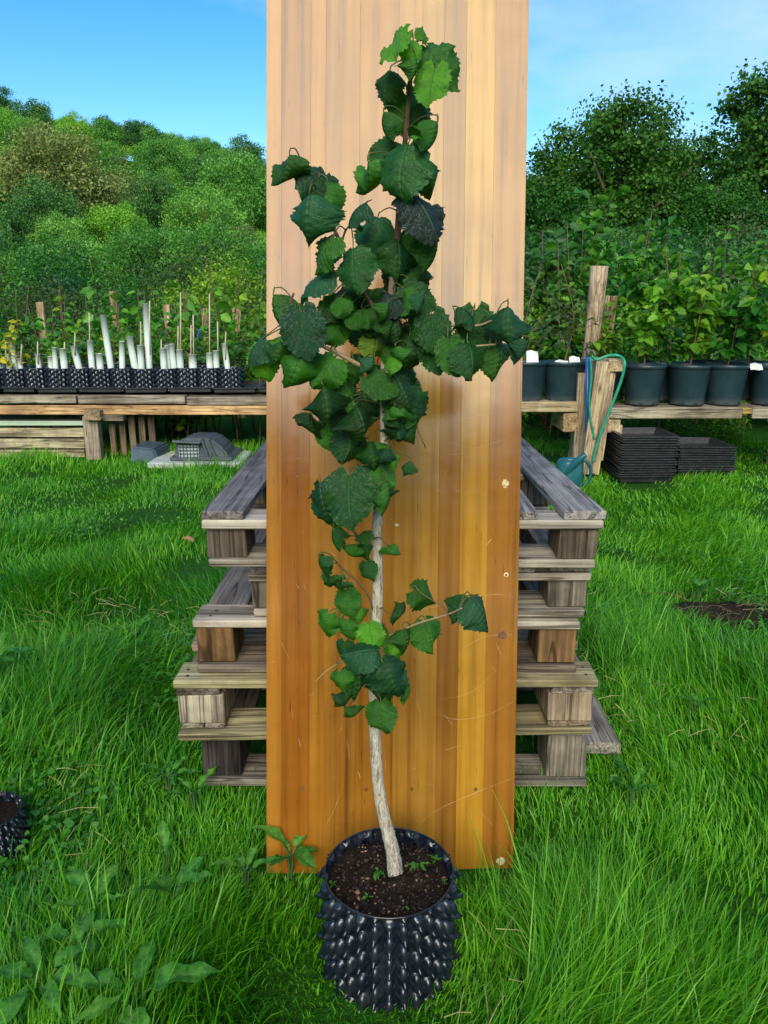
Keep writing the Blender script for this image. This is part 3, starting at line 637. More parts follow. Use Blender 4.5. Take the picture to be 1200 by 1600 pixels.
pallet('second lowest pallet with yellow lichen on its front board', -.525, .535, 1.745, 1.2, .243, .404, 'B', 4, R(.3), None, .12, 1.05, LICH)
pallet('lowest pallet resting in the grass with one blackened block', -.487, .540, 1.79, 1.2, .072, .242, 'C', 5, R(-.3), None, .11, .85, (.8, .78, .78))

o = bar('loose_plank', (.525, 1.90, .092), (.662, 2.5, .13), WOODY, None, .004, .004, (1.0, .97, .95)); tag(o, 'grey plank end sticking out beside the right end of the lowest pallet', 'plank')
for o_, a_ in zip([o for o in bpy.data.objects if o.get('category') == 'pallet'], (.003, -.004, .004, -.005, .002)): o_.rotation_euler.y = a_
# ---------------------------------------------------------------- air pots
def airpot_vf(R_, H, nc, pitch, A, per, nv, taper=0.0, wall=.0022):
    nt_ = nc * per; th = np.arange(nt_) / nt_ * 2 * np.pi; zz = np.linspace(0, H, nv); TH, ZZ = np.meshgrid(th, zz)
    c = np.floor(TH / (2 * np.pi / nc)); du = TH / (2 * np.pi / nc) - c - .5
    v = ZZ / pitch + .5 * (c % 2); k = np.floor(v); dv = v - k - .5
    e = (du / (.43 - .16 * np.clip(-dv * 2, 0, 1))) ** 2 + (dv / .49) ** 2
    h = A * .8 * np.sqrt(np.clip(1 - e, 0, 1)) + A * .62 * np.exp(-(du / .13) ** 2 - ((dv + .24) / .13) ** 2)
    h = h * (1 - sm(H - .014, H - .002, ZZ)) + A * .28 * sm(H - .014, H - .002, ZZ)
    rr = R_ + taper * (ZZ / H - .5) + h - A * .25
    Vo = np.stack([rr * np.cos(TH), rr * np.sin(TH), ZZ], -1).reshape(-1, 3); ri = rr - wall
    Vi = np.stack([ri * np.cos(TH), ri * np.sin(TH), ZZ], -1).reshape(-1, 3)
    ii = np.arange(nv * nt_).reshape(nv, nt_); jj = np.roll(ii, -1, 1)
    Q = np.stack([ii[:-1], jj[:-1], jj[1:], ii[1:]], -1).reshape(-1, 4); n = nv * nt_
    Qi = np.stack([ii[:-1], ii[1:], jj[1:], jj[:-1]], -1).reshape(-1, 4) + n
    Qr = np.stack([ii[-1], jj[-1], jj[-1] + n, ii[-1] + n], -1)
    return np.concatenate([Vo, Vi]), np.concatenate([Q, Qi, Qr])
PX, PY, PH, PR = .010, 1.300, .232, .128
V, Q = airpot_vf(PR, PH, 30, .048, .020, 12, 100); APM = fastmesh('pot_wall', V, Q, [], AIRPOT, None, True)
pot = thing('air_pot', 'black knobbly air pot holding the hazel tree in front of the board', 'plant pot', (PX, PY, -.016))
ob('pot_wall', APM, pot)
V, F = lathe_vf([(.001, .012), (PR - .006, .012), (PR - .006, .018)], 32); ob('base_grid', mesh('base', V, F, AIRPOT), pot)
def soil_disc(name, rad, z, parent=None, loc=(0, 0, 0), seed=0, amp=.006):
    nr_, ns = 16, 48; V = [(0, 0, z)]; F = []
    for i in range(1, nr_ + 1):
        for k in range(ns):
            t = 2 * math.pi * k / ns; q = rad * i / nr_; x, y = q * math.cos(t), q * math.sin(t); V.append((x, y, z + amp * float(nz(x + seed, y, 60)) + amp * .6 * float(nz(x, y + seed, 160, 1))))
    for k in range(ns): F.append((0, 1 + k, 1 + (k + 1) % ns))
    for i in range(nr_ - 1):
        for k in range(ns): a = 1 + i * ns + k; b = 1 + i * ns + (k + 1) % ns; F.append((a, a + ns, b + ns, b))
    return ob(name, mesh(name, V, F, SOIL, True), parent, loc, kind='stuff')
soil = soil_disc('potting_soil', PR - .004, 0, None, (PX, PY, PH - .045)); soil['label'] = 'dark crumbly soil filling the air pot'
# crumbs on the soil
CR = [plain('crumb_dark', (.05, .032, .02), .9), plain('crumb_tan', (.3, .19, .1), .9), plain('crumb_reddish', (.2, .085, .05), .9)]
r = random.Random(12)
for mi, n in ((0, 420), (1, 45), (2, 14)):
    L_ = []
    for i in range(n):
        a = r.uniform(0, 6.28); q = (PR - .012) * math.sqrt(r.random()); s = r.uniform(.0015, .0045) * (1.3 if mi == 2 else 1)
        c = Vector((q * math.cos(a), q * math.sin(a), .002 + .004 * float(nz(q * math.cos(a), q * math.sin(a), 60)) + s * .3)); rot = Matrix.Rotation(r.uniform(0, 6), 3, Vector((r.random(), r.random(), r.random() + .1)))
        st = (1, r.uniform(.4, 1), r.uniform(.3, .8)); cs = [Vector(v) for v in ((1, 0, 0), (-1, 0, 0), (0, 1, 0), (0, -1, 0), (0, 0, 1), (0, 0, -1))]
        vv = [c + rot @ Vector((v.x * st[0], v.y * st[1], v.z * st[2])) * s for v in cs]; L_.append((vv, [(0, 2, 4), (2, 1, 4), (1, 3, 4), (3, 0, 4), (2, 0, 5), (1, 2, 5), (3, 1, 5), (0, 3, 5)]))
    V, F = joinvf(L_); ob('soil_crumbs', mesh('crumbs', V, F, CR[mi]), soil, kind='stuff')
# second air pot cut by the left edge
p = on_ground(-22, 1345); sp_ = thing('air_pot', 'black air pot cut off by the left edge of the photo', 'plant pot', (p.x, p.y + .03, -.02)); sp_.scale = (.62, .62, .62); sp_.rotation_euler.z = .4
ob('pot_wall', APM, sp_); s2 = soil_disc('potting_soil', PR - .004, PH - .04, sp_)

# ---------------------------------------------------------------- the hazel
def leaf_mesh(seed, side, bend, fold=.0, aspect=.92, twist=0.0):
    r = random.Random(seed); NR, NC = 28, 4; V = []; F = []; UV = []
    ph = [r.uniform(0, 6.28) for _ in range(4)]
    for i in range(NR + 1):
        t = i / NR; wv = float(np.interp(t, [0, .06, .18, .33, .5, .65, .78, .88, .95, 1], [.15, .33, .455, .5, .47, .385, .27, .15, .065, 0])) * aspect
        for j in range(-NC, NC + 1):
            u = j / NC; au = abs(u); x = u * wv; y = t - .17 * au ** 1.6 * (1 - t) ** 2.2 + .05 * au * t * (1 - t) * 4
            if abs(j) == NC:
                tooth = (.034 if i % 2 else -.022) + .048 * math.sin(t * 23 + ph[0] + (.8 if u > 0 else 0)) + r.uniform(-.012, .012); x += math.copysign(tooth * (.45 + wv * 1.3), u) if 0 < i < NR else 0; y += .035 if i % 2 else -.005
            zz = -side * au ** 1.8 * .5 * (wv / .46) + fold * au * .45
            zz += .028 * math.cos(2 * math.pi * (t * 8 - au * 2.3)) * min(1, au * 2.5) * (1 - t * .4)
            zz += .075 * au * math.sin(t * 7 + ph[1] + (1.3 if u > 0 else 0)) + .05 * au * au * math.sin(t * 15 + ph[2] + u)
            # bend along the midrib
            if abs(bend) > 1e-3:
                a = bend * t * (1 + .3 * math.sin(ph[3])); rad = 1 / bend; yy = (math.sin(bend * y) * rad); zz2 = -(1 - math.cos(bend * y)) * rad
                P = Vector((x, yy - math.sin(bend * y) * -zz * 0 + math.sin(bend * y) * zz, zz2 + math.cos(bend * y) * zz))
            else: P = Vector((x, y, zz))
            if twist: P = Matrix.Rotation(twist * t, 3, 'Y') @ P
            V.append(P); UV.append((u * .5 + .5, t))
    W = 2 * NC + 1
    for i in range(NR):
        for j in range(W - 1): a = i * W + j; F.append((a, a + 1, a + W + 1, a + W))
    n0 = len(V)
    for k, (yy, zz) in enumerate(((0.02, 0), (-.07, .004), (-.15, .025))):
        for s in range(4): an = s * math.pi / 2; V.append(Vector((.011 * math.cos(an), yy, zz + .011 * math.sin(an)))); UV.append((.5, .5))
    for k in range(2):
        for s in range(4): a = n0 + k * 4 + s; b = n0 + k * 4 + (s + 1) % 4; F.append((a, b, b + 4, a + 4))
    m = mesh('leaf', V, F, HLEAF, True); uvl = m.uv_layers.new(name='UVMap')
    for lp in m.loops: uvl.data[lp.index].uv = UV[lp.vertex_index]
    return m
LM = {'f': [leaf_mesh(s, .15 + .2 * (s % 4), .5 + .35 * (s % 4), (-.25, .12, -.5)[s % 3], .80 + .07 * (s % 3), (.0, .45, -.4)[s % 3]) for s in range(12)],        # open, facing
      'c': [leaf_mesh(30 + s, .45 + .1 * s, 1.0 + .2 * s, -.2, .9, (.3, -.3)[s % 2]) for s in range(6)],                              # sides curled down
      'e': [leaf_mesh(50 + s, .5, 1.2 + .2 * s, -.5, .8, 1.2 * (1 if s % 2 else -1)) for s in range(6)]}                   # folded and twisted
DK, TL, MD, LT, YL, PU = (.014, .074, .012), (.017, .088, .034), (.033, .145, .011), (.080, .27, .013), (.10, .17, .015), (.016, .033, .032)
hz = thing('hazel_tree', 'young hazel with pale crooked trunk and dark crinkled leaves in the air pot', 'tree', (PX, PY + .03, PH - .05))
hz0 = Vector(hz.location)
def TY(py): return 1.325 + .075 * (1360 - py) / 1300       # distance of the trunk at a height
trunk_px = [(618, 1368, 12.5), (614, 1335, 11), (606, 1300, 10), (597, 1262, 9.4), (590, 1215, 9), (586, 1150, 8.8), (585, 1080, 8.6), (587, 1000, 8.6), (590, 920, 8.6), (589, 830, 8.0), (594, 760, 7.4), (600, 690, 7), (600, 600, 6.6), (604, 540, 6.4), (610, 470, 6), (620, 380, 5.4), (626, 300, 4.8), (633, 220, 4.2), (640, 140, 3.4), (645, 85, 2.4), (652, 62, 1.6)]
TP = spline([at(a, b, TY(b)) - hz0 for a, b, c in trunk_px], 5); rr = []
for i in range(len(TP)):
    t = i / 5; k = min(int(t), len(trunk_px) - 2); a, b = trunk_px[k], trunk_px[k + 1]; rr.append((a[2] + (b[2] - a[2]) * (t - k)) * mpp(a[0], a[1], TY(a[1])))
TP[0] = TP[0] - Vector((0, 0, .02))
V, F = tube_vf(TP, rr, 18, .07, 4); ob('trunk', mesh('trunk', V, F, BARK.m, True), hz)
BPT = [p for p in TP if p.z > .45]; PET = []
def branch(pts, r0, r1, mat, dy=(0, 0), dy2=None):
    n = len(pts); P = []
    for i, (a, b) in enumerate(pts): f = i / (n - 1); P.append(at(a, b, TY(b) + dy[0] + (dy[1] - dy[0]) * f) - hz0)
    P = spline(P, 4); BPT.extend(P[2:]); k = .00088; V, F = tube_vf(P, [r0 * k, r1 * k], 7, .1, int(pts[0][0])); ob('branch', mesh('branch', V, F, mat, True), hz)
branch([(603, 585), (575, 577), (530, 553), (504, 540), (490, 522)], 5.5, 3.2, TWIG_L, (0, -.06)); branch([(490, 522), (470, 492), (455, 474), (459, 458)], 3.4, 2.2, TWIG, (-.06, -.08))
branch([(609, 512), (650, 506), (700, 508), (745, 509), (772, 499)], 3.6, 2, TWIG_L, (-.01, -.09)); branch([(604, 548), (650, 540), (700, 539), (735, 541), (775, 538)], 3, 1.8, TWIG_L, (-.01, -.07))
branch([(604, 530), (590, 490), (572, 462), (545, 412), (530, 375), (510, 335), (495, 300), (482, 268), (470, 250)], 5.5, 2, TWIG, (0, -.03)); branch([(533, 383), (540, 360), (555, 345)], 2.2, 1.6, TWIG, (-.02, -.04))
branch([(587, 965), (575, 930), (560, 910), (540, 893), (527, 880)], 2.6, 1.8, TWIG, (0, -.05)); branch([(588, 1000), (620, 989), (650, 975), (700, 960), (722, 950)], 3.0, 1.6, TWIG_L, (0, -.08))
branch([(585, 1030), (560, 1030), (533, 1034), (508, 1050), (493, 1065)], 1.8, 1.0, TWIG_L, (0, -.05)); branch([(588, 830), (575, 850), (560, 840)], 2, 1.4, TWIG, (0, -.03)); branch([(601, 640), (640, 650), (665, 700)], 2.2, 1, TWIG, (0, .02))
branch([(606, 500), (640, 480), (660, 470)], 3, 1.5, TWIG, (0, -.03)); branch([(622, 360), (650, 340), (660, 320)], 2.6, 1.4, TWIG, (0, -.03)); branch([(585, 1060), (560, 1075), (548, 1100)], 2.4, 1.2, TWIG, (0, -.03))
branch([(700, 960), (692, 948), (676, 938), (655, 925)], 1.4, .9, TWIG, (-.07, -.07)); branch([(585, 985), (555, 980), (530, 960)], 2.4, 1.2, TWIG, (0, -.03))
rl = random.Random(44)
def leaf(px, py, size, ang, kind='f', col=DK, yaw=0, up=20, dy=None, out=.0):
    """px, py: middle of the blade; size: its length in photo pixels; ang: where the tip points (0 down, 90 right); yaw / up: where the face looks"""
    Y = TY(py) + (rl.uniform(-.075, -.015) if dy is None else dy)
    p = at(px, py, Y); s = size * mpp(px, py, Y) * .93
    ang = R(ang + rl.uniform(-5, 5)); d = RT * math.sin(ang) - UP * math.cos(ang) + FW * out
    yw = R(yaw + rl.uniform(-14, 14)); u = R(up + rl.uniform(-10, 10))
    n = -FW * math.cos(yw) * math.cos(u) + RT * math.sin(yw) * math.cos(u) + UP * math.sin(u)
    d = (d - n * d.dot(n)).normalized(); n.normalize(); x = d.cross(n).normalized()
    M = Matrix((x, d, n)).transposed()
    c = rl.uniform(.65, 1.4)
    if col is DK and rl.random() < .35: col = MD
    m = LM[kind][rl.randrange(len(LM[kind]))]
    bs_ = p - hz0 - d * s * .60 + n * s * .13; q_ = min(BPT, key=lambda w_: (w_ - bs_).length + max(0, w_.z - bs_.z - .03) * .6)
    if .006 < (q_ - bs_).length < .10: PET.append(tube_vf(spline([q_, (q_ + bs_) / 2 + Vector((0, 0, .008)), bs_, bs_ + d * s * .12], 3), [.0013, .0008], 5))
    ob('leaf', m, hz, p - hz0 - d * s * .48 + n * s * .12, M, s, (col[0] * c, col[1] * c, col[2] * c))
LEAVES = [
 (660, 50, 32, 165, 'f', LT, 20, 10), (616, 76, 64, -70, 'f', LT, -15, 8), (690, 108, 84, 42, 'f', MD, 15, 10), (672, 138, 70, -12, 'f', LT, 5, 15), (601, 138, 66, -12, 'f', MD, -20, 10), (642, 84, 46, 10, 'f', LT, 0, 20), (655, 105, 50, 20, 'f', MD, 20, 10),
 (642, 190, 82, 12, 'f', MD, 10, 0, .02), (626, 178, 60, -20, 'f', MD, -20, 5, .03), (594, 205, 62, -28, 'e', MD, -50, 0), (683, 228, 76, 22, 'e', MD, 50, 0), (668, 185, 50, 30, 'f', MD, 30, 5, .02),
 (622, 272, 106, -14, 'f', DK, 0, 14, -.09), (575, 298, 92, -24, 'e', MD, -45, 0), (678, 290, 72, 38, 'f', MD, 20, 0, 0), (664, 338, 104, 24, 'f', PU, 10, 30, -.08), (600, 245, 60, -30, 'f', MD, -20, 10, 0),
 (508, 281, 84, 64, 'f', TL, 0, 26), (449, 276, 72, -14, 'e', MD, -35, 0), (479, 352, 104, -5, 'c', TL, -12, 18, -.1), (515, 312, 62, 4, 'f', DK, 10, 5), (485, 305, 60, -30, 'c', DK, -10, 20, -.04), (546, 332, 68, -62, 'e', TL, 0, 30), (583, 368, 74, -10, 'c', TL, 10, 20),
 (624, 405, 84, 6, 'f', DK, 5, 18), (682, 402, 66, 14, 'f', DK, 30, 5), (660, 385, 70, 30, 'f', DK, 20, 10, .0), (505, 400, 70, -40, 'f', MD, -20, 25),
 (485, 440, 80, -76, 'f', TL, 0, 34), (553, 425, 84, 2, 'f', DK, -5, 16, -.09), (506, 412, 62, -30, 'f', MD, -20, 10, 0), (624, 470, 66, 42, 'f', PU, 0, 40), (654, 470, 62, 55, 'f', DK, 10, 25),
 (424, 500, 84, -12, 'e', MD, -30, 0), (522, 506, 74, -4, 'f', MD, 8, -5, -.02), (505, 478, 60, -60, 'c', DK, 0, 35), (548, 468, 56, -20, 'f', DK, -10, 20, 0), (474, 526, 84, 12, 'f', TL, 15, 16, -.09), (392, 548, 58, -58, 'c', TL, -10, 30),
 (460, 552, 70, 10, 'f', LT, 10, 0, -.05), (413, 572, 68, 8, 'f', LT, -10, 0, -.03), (456, 594, 98, -24, 'c', DK, 10, 12, -.1), (432, 560, 60, -10, 'f', MD, 10, 10), (506, 585, 68, -32, 'f', MD, 0, 20), (513, 636, 84, 20, 'f', DK, 0, 22, -.1), (549, 618, 70, 28, 'f', MD, 10, 20),
 (572, 668, 80, 22, 'f', DK, 0, 18, -.09), (545, 700, 62, -6, 'f', DK, -5, 15), (583, 716, 62, 10, 'f', DK, 5, 20), (612, 726, 48, 20, 'f', LT, 10, 20), (586, 545, 50, 0, 'f', YL, 10, 10, -.03), (626, 508, 68, 32, 'f', DK, 5, 30), (634, 560, 74, -10, 'f', DK, 5, 10),
 (676, 524, 70, 0, 'f', DK, 0, 15), (681, 556, 70, 5, 'f', DK, 10, 15), (652, 520, 60, -20, 'f', MD, 0, 25), (608, 571, 36, -30, 'f', LT, 0, 30), (744, 488, 66, 78, 'e', DK, 10, 40), (741, 520, 74, 4, 'f', DK, 0, 0, -.04), (793, 516, 92, -4, 'c', TL, 12, 20, -.12), (820, 556, 52, 12, 'e', TL, 50, 0, -.1),
 (737, 566, 66, 6, 'f', DK, 0, 20, -.09), (785, 566, 76, 8, 'f', MD, 5, 5, -.06), (706, 562, 62, 14, 'f', MD, 10, 10), (760, 560, 60, -20, 'f', DK, -10, 10, -.05), (720, 545, 55, 10, 'f', DK, 0, 25), (765, 530, 60, 10, 'f', DK, 0, 10, -.04),
 (648, 656, 88, 20, 'f', DK, 15, 0, -.02), (626, 640, 64, 8, 'f', MD, 10, 10), (632, 618, 66, 24, 'f', DK, 10, 15), (484, 670, 54, -4, 'e', DK, 40, 0), (513, 682, 52, 10, 'f', DK, 10, 10, 0), (596, 606, 60, 60, 'f', MD, 0, 40), (620, 692, 50, 12, 'e', DK, 40, 0), (560, 650, 60, -20, 'f', DK, 0, 20, 0),
 (600, 640, 50, 20, 'f', DK, 10, 10, .03), (535, 660, 55, -15, 'f', DK, -10, 10, 0),
 (545, 786, 94, -3, 'f', DK, 0, 20, -.1), (506, 792, 84, 14, 'c', TL, -30, 14, -.06), (592, 794, 76, -4, 'c', DK, 10, 14, -.08), (613, 780, 62, 24, 'e', MD, 40, 10), (515, 812, 55, -10, 'f', MD, -30, 0, -.02), (516, 846, 50, -20, 'e', MD, -30, 10), (565, 834, 34, -80, 'c', MD, 0, 40), (600, 750, 50, 10, 'f', MD, 0, 25, -.04), (575, 745, 50, -30, 'f', DK, 0, 25, -.02),
 (543, 874, 48, 10, 'e', DK, -20, 0), (573, 865, 38, 20, 'f', MD, 0, 20, -.04), (572, 896, 40, 0, 'f', DK, -20, 10, -.03), (611, 868, 34, 35, 'e', MD, 30, 10), (496, 888, 48, -30, 'e', DK, -50, 0), (517, 922, 50, -16, 'e', DK, -40, 0), (531, 925, 40, -30, 'e', DK, -40, 0), (543, 946, 54, 8, 'f', MD, -10, 20),
 (505, 981, 52, -24, 'f', MD, -15, 15), (565, 968, 42, 0, 'f', LT, 0, 20), (540, 991, 46, -4, 'f', MD, -10, 15), (537, 1020, 40, -10, 'f', DK, -20, 10), (560, 1022, 66, -72, 'f', TL, 0, 45, -.08), (603, 989, 44, 70, 'f', LT, 5, 30), (610, 1021, 50, -4, 'f', LT, 0, 20), (640, 1006, 54, 18, 'f', MD, 0, 20), (673, 996, 60, 22, 'f', MD, 5, 20),
 (672, 934, 66, 66, 'f', DK, 20, 10), (726, 962, 60, -18, 'f', DK, 5, 5), (756, 957, 72, 42, 'f', TL, 10, 35), (632, 964, 44, 80, 'e', DK, 0, 30), (615, 1072, 84, 20, 'f', TL, 6, 22, -.09), (563, 1072, 70, 12, 'f', DK, 0, 12), (532, 1074, 52, 8, 'f', MD, -15, 15), (546, 1102, 46, 18, 'e', DK, -20, 10), (558, 1122, 38, 4, 'e', MD, -20, 10), (593, 1126, 60, -4, 'f', DK, 0, 20), (590, 1092, 54, 8, 'f', DK, 0, 10, -.02), (581, 1000, 56, 6, 'f', LT, 0, 20), (641, 1086, 36, 26, 'e', MD, 30, 10), (600, 1050, 44, 10, 'f', MD, 0, 20, -.03)]
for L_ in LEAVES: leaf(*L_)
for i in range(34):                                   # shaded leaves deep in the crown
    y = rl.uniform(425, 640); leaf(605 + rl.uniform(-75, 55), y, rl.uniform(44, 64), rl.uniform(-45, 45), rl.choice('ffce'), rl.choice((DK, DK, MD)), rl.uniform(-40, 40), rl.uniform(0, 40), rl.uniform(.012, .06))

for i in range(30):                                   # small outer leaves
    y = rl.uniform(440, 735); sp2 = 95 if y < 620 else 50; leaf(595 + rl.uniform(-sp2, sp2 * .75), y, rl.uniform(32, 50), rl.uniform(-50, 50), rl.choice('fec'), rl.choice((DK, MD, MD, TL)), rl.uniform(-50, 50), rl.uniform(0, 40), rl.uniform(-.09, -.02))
V, F = joinvf(PET); ob('petioles', mesh('petioles', V, F, plain('petiole', (.085, .10, .025), .5, 40), True), hz, kind='stuff')
# ---------------------------------------------------------------- left bench
YL_ = 6.42
def X(px, py, Y): return at(px, py, Y).x
bl = thing('potting_bench', 'long left bench of grey planks on an orange brown beam', 'bench', (-2.6, YL_, gz(-2.6, YL_)))
z0b = bl.location.z
def BB(name, px0, px1, py0, py1, dy0, dy1, mat, col, bev=.004, jit=.003, parent=bl, Y=YL_, base=None, ext=(0, 0)):
    a = at(px0, py0, Y + dy0); b = at(px1, py1, Y + dy0); o_ = Vector(parent.location)
    return bar(name, (a.x - o_.x + ext[0], Y + dy0 - o_.y, b.z - o_.z), (b.x - o_.x + ext[1], Y + dy1 - o_.y, a.z - o_.z), mat, parent, bev, jit, col)
BB('plank', -260, 119, 618, 630, 0, .12, WOODX, (1.15, 1.1, .95)); BB('plank', 121, 289, 618.5, 631, .005, .125, WOODX, (1.05, 1.0, .9)); BB('plank', 291, 470, 620, 633, .0, .12, WOODX, (.95, .9, .8))
for i in range(5): BB('plank', -260, 470, 616, 619, .14 + i * .2, .32 + i * .2, WOODX, (.7, .65, .6))
BB('beam', -260, 470, 633.5, 648, .015, .1, WOODX, (1.7, 1.15, .65)); BB('beam', -260, 470, 633.5, 648, .9, 1.0, WOODX, (1.0, .8, .6))
BB('leg', 128, 158, 651, 722, .0, .1, WOODZ, (1.15, 1.05, .9)); BB('beam_end', 130, 157, 641, 657, -.06, .4, WOODY, (.95, .75, .5)); BB('crosspiece', 158, 192, 648, 658, .02, .12, WOODX, (.9, .85, .75))
for i in range(5): BB('panel_board', 168 + i * 15.5, 183.2 + i * 15.5, 649, 712, .16, .19, WOODZ, (.62 - .05 * i, .5 - .04 * i, .38 - .03 * i))
BB('leg', 425, 450, 651, 722, .1, .2, WOODZ, (.8, .7, .6)); BB('leg', -200, -170, 651, 722, .1, .2, WOODZ, (.8, .7, .6))
# pallet standing under the bench
pu = thing('wooden_pallet', 'pale pallet standing on edge under the left bench', 'pallet', (-3.4, YL_ + .1, gz(-3.4, YL_)))
for a, b in ((669, 683), (686, 701), (703, 720)): BB('deck_board', -150, 133, a, b, .1, .125, WOODX, (1.35, 1.25, .95), parent=pu)
for px in (-60, 40, 118): BB('block', px, px + 14, 668, 721, .128, .2, WOODZ, (.9, .85, .7), parent=pu)
SHEET = plain('pale_green_sheet', (.42, .52, .4), .4, 3, .12); a = at(-150, 657, YL_ + .05); b = at(130, 668, YL_ + .05)
o = ob('plastic_sheet', boxmesh(b.x - a.x, .5, .04, SHEET, .006, .004), None, ((a.x + b.x) / 2, YL_ + .33, at(0, 664, YL_).z), None); tag(o, 'pale green plastic sheet lying on the pallet under the bench', 'sheet')
# trays, small air pots, tubes
TRAYM = plain('black_tray_plastic', (.028, .030, .036), .36, 20, .5, .1)
zt = at(0, 615, YL_).z
def open_tray(w_, d_, h_, wall=.006, lip=.014, flare=.0):
    P = []
    def ring(x, y, z): return [(-x, -y, z), (x, -y, z), (x, y, z), (-x, y, z)]
    a, b = w_ / 2, d_ / 2; V = ring(a - flare, b - flare, 0) + ring(a, b, h_) + ring(a + lip, b + lip, h_) + ring(a + lip, b + lip, h_ - .009) ; V += ring(a - wall, b - wall, h_) + ring(a - wall - flare, b - wall - flare, wall)
    F = [(3, 2, 1, 0)]
    for s in ((0, 1), (3, 2), (2, 4), (4, 5)):
        for k in range(4):
            k2 = (k + 1) % 4; F.append((s[0] * 4 + k, s[0] * 4 + k2, s[1] * 4 + k2, s[1] * 4 + k))
    F.append((20, 21, 22, 23)); 
    F += [(4 + k, 4 + (k + 1) % 4, 12 + (k + 1) % 4, 12 + k) for k in range(0)]
    return V, F
te = [-70, -2, 52, 119, 190, 260, 330, 400, 455]
for i in range(len(te) - 1):
    a, b = X(te[i], 612, YL_), X(te[i + 1], 612, YL_); V, F = open_tray(b - a - .034, .62, .04)
    tag(ob('nursery_tray', mesh('tray', V, F, TRAYM), None, ((a + b) / 2, YL_ + .36, zt + .005 + .003 * (i % 2)), (0, R(rnd.uniform(-.6, .6)), 0)), 'shallow black tray on the left bench under the air pots', 'tray', 'shallow trays on the left bench')
V, Q = airpot_vf(.095, .185, 18, .042, .017, 5, 26, .004); SAP = fastmesh('pot_wall', V, Q, [], AIRPOT, None, True)
V, F = lathe_vf([(.001, .165), (.092, .16)], 14); SAS = mesh('soil', V, F, SOIL)
bases = []
for row in range(3):
    n = 14
    for i in range(n):
        px = -40 + i * 33.5 + (16 if row == 1 else 0); Y = YL_ + .16 + row * .2
        if px > 362 - (10 if row else 0): continue
        p = at(px, 600, Y); s = rnd.uniform(.95, 1.05)
        t = thing('air_pot', ('small black air pot in the front row on the left bench', 'small black air pot in the middle row on the left bench', 'small black air pot in the back row on the left bench')[row], 'plant pot', (p.x, Y, zt + .015), (R(rnd.uniform(-2, 2)), R(rnd.uniform(-2, 2)), rnd.uniform(0, 6)), 'small air pots on the left bench')
        ob('pot_wall', SAP, t); ob('soil', SAS, t, kind='stuff'); bases.append((px, Y, p.x))
def tubemat():
    q = N('translucent_tube_plastic'); v = q.objvec(); n = q.noise(v, 6, 3)
    r = q.ramp(n.outputs[0], [(.3, (.78, .86, .80)), (.7, (.88, .93, .90))]); q.set(Base_Color=r.outputs[0], Roughness=.4)
    tr = q.n('BsdfTranslucent'); tr.inputs[0].default_value = (.7, .82, .74, 1); ms = q.n('MixShader'); ms.inputs[0].default_value = .15
    q.l(q.b.outputs[0], ms.inputs[1]); q.l(tr.outputs[0], ms.inputs[2]); q.l(ms.outputs[0], q.out.inputs[0]); return q.m
TUBE = tubemat(); CANE = plain('bamboo_cane', (.5, .42, .3), .6, 30, .3)
tubes = [(65, 445, 28, 0), (40, 495, 20, 0), (92, 515, 22, 0), (14, 530, 26, 0), (175, 495, 24, 0), (228, 505, 22, 0), (250, 465, 22, 3), (288, 470, 30, 0), (347, 458, 30, -22), (412, 435, 28, 0), (448, 493, 30, 0), (489, 320, 29, -18), (549, 437, 26, 10), (597, 415, 30, -18), (632, 455, 28, 0), (669, 268, 30, 7), (732, 468, 28, 0), (752, 455, 28, 0), (775, 450, 26, -6), (806, 476, 30, 0), (862, 497, 36, 0), (937, 490, 28, 0), (967, 480, 26, 0), (1012, 447, 26, -12)]
TLAB = {65: 'white tree tube under the yellow plant at the left edge', 489: 'tall white tree tube leaning left, second tallest on the bench', 669: 'tallest white tree tube standing straight on the left bench', 347: 'short white tree tube leaning far over to the left', 597: 'white tree tube leaning left beside the tallest tube', 549: 'white tree tube leaning right between the two tallest tubes', 1012: 'leaning white tree tube nearest the board', 412: 'straight medium white tree tube with a cane left of the leaning tall tube', 862: 'short wide white tube holding two bare canes'}
for cx, top, wd, lean in tubes:
    px = cx / 2.857; py = 380 + top / 2.857; Y = YL_ + .17 + rnd.uniform(0, .08); pb = at(px + (lean * -.35 if False else 0), 574, Y); pt = at(px, py, Y); dx = -lean / 2.857 * mpp(px, py, Y)
    base = Vector((pb.x + dx * .5, Y, zt + .14)); topv = Vector((pb.x - dx * .5, Y, pt.z)); rad = wd / 2.857 / 2 * mpp(px, py, Y); ax = topv - base
    V, F = lathe_vf([(rad, 0), (rad * 1.02, ax.length * .5), (rad, ax.length), (rad * 1.08, ax.length), (rad * .86, ax.length - .002), (rad * .86, .01)], 14)
    o = ob('tree_tube', mesh('tube', V, F, TUBE, True), None, base, Vector((0, 0, 1)).rotation_difference(ax.normalized()))
    tag(o, TLAB.get(cx, 'short white tree guard tube standing in a small air pot on the left bench'), 'tree tube', None if cx in TLAB else 'short white tree tubes on the left bench')
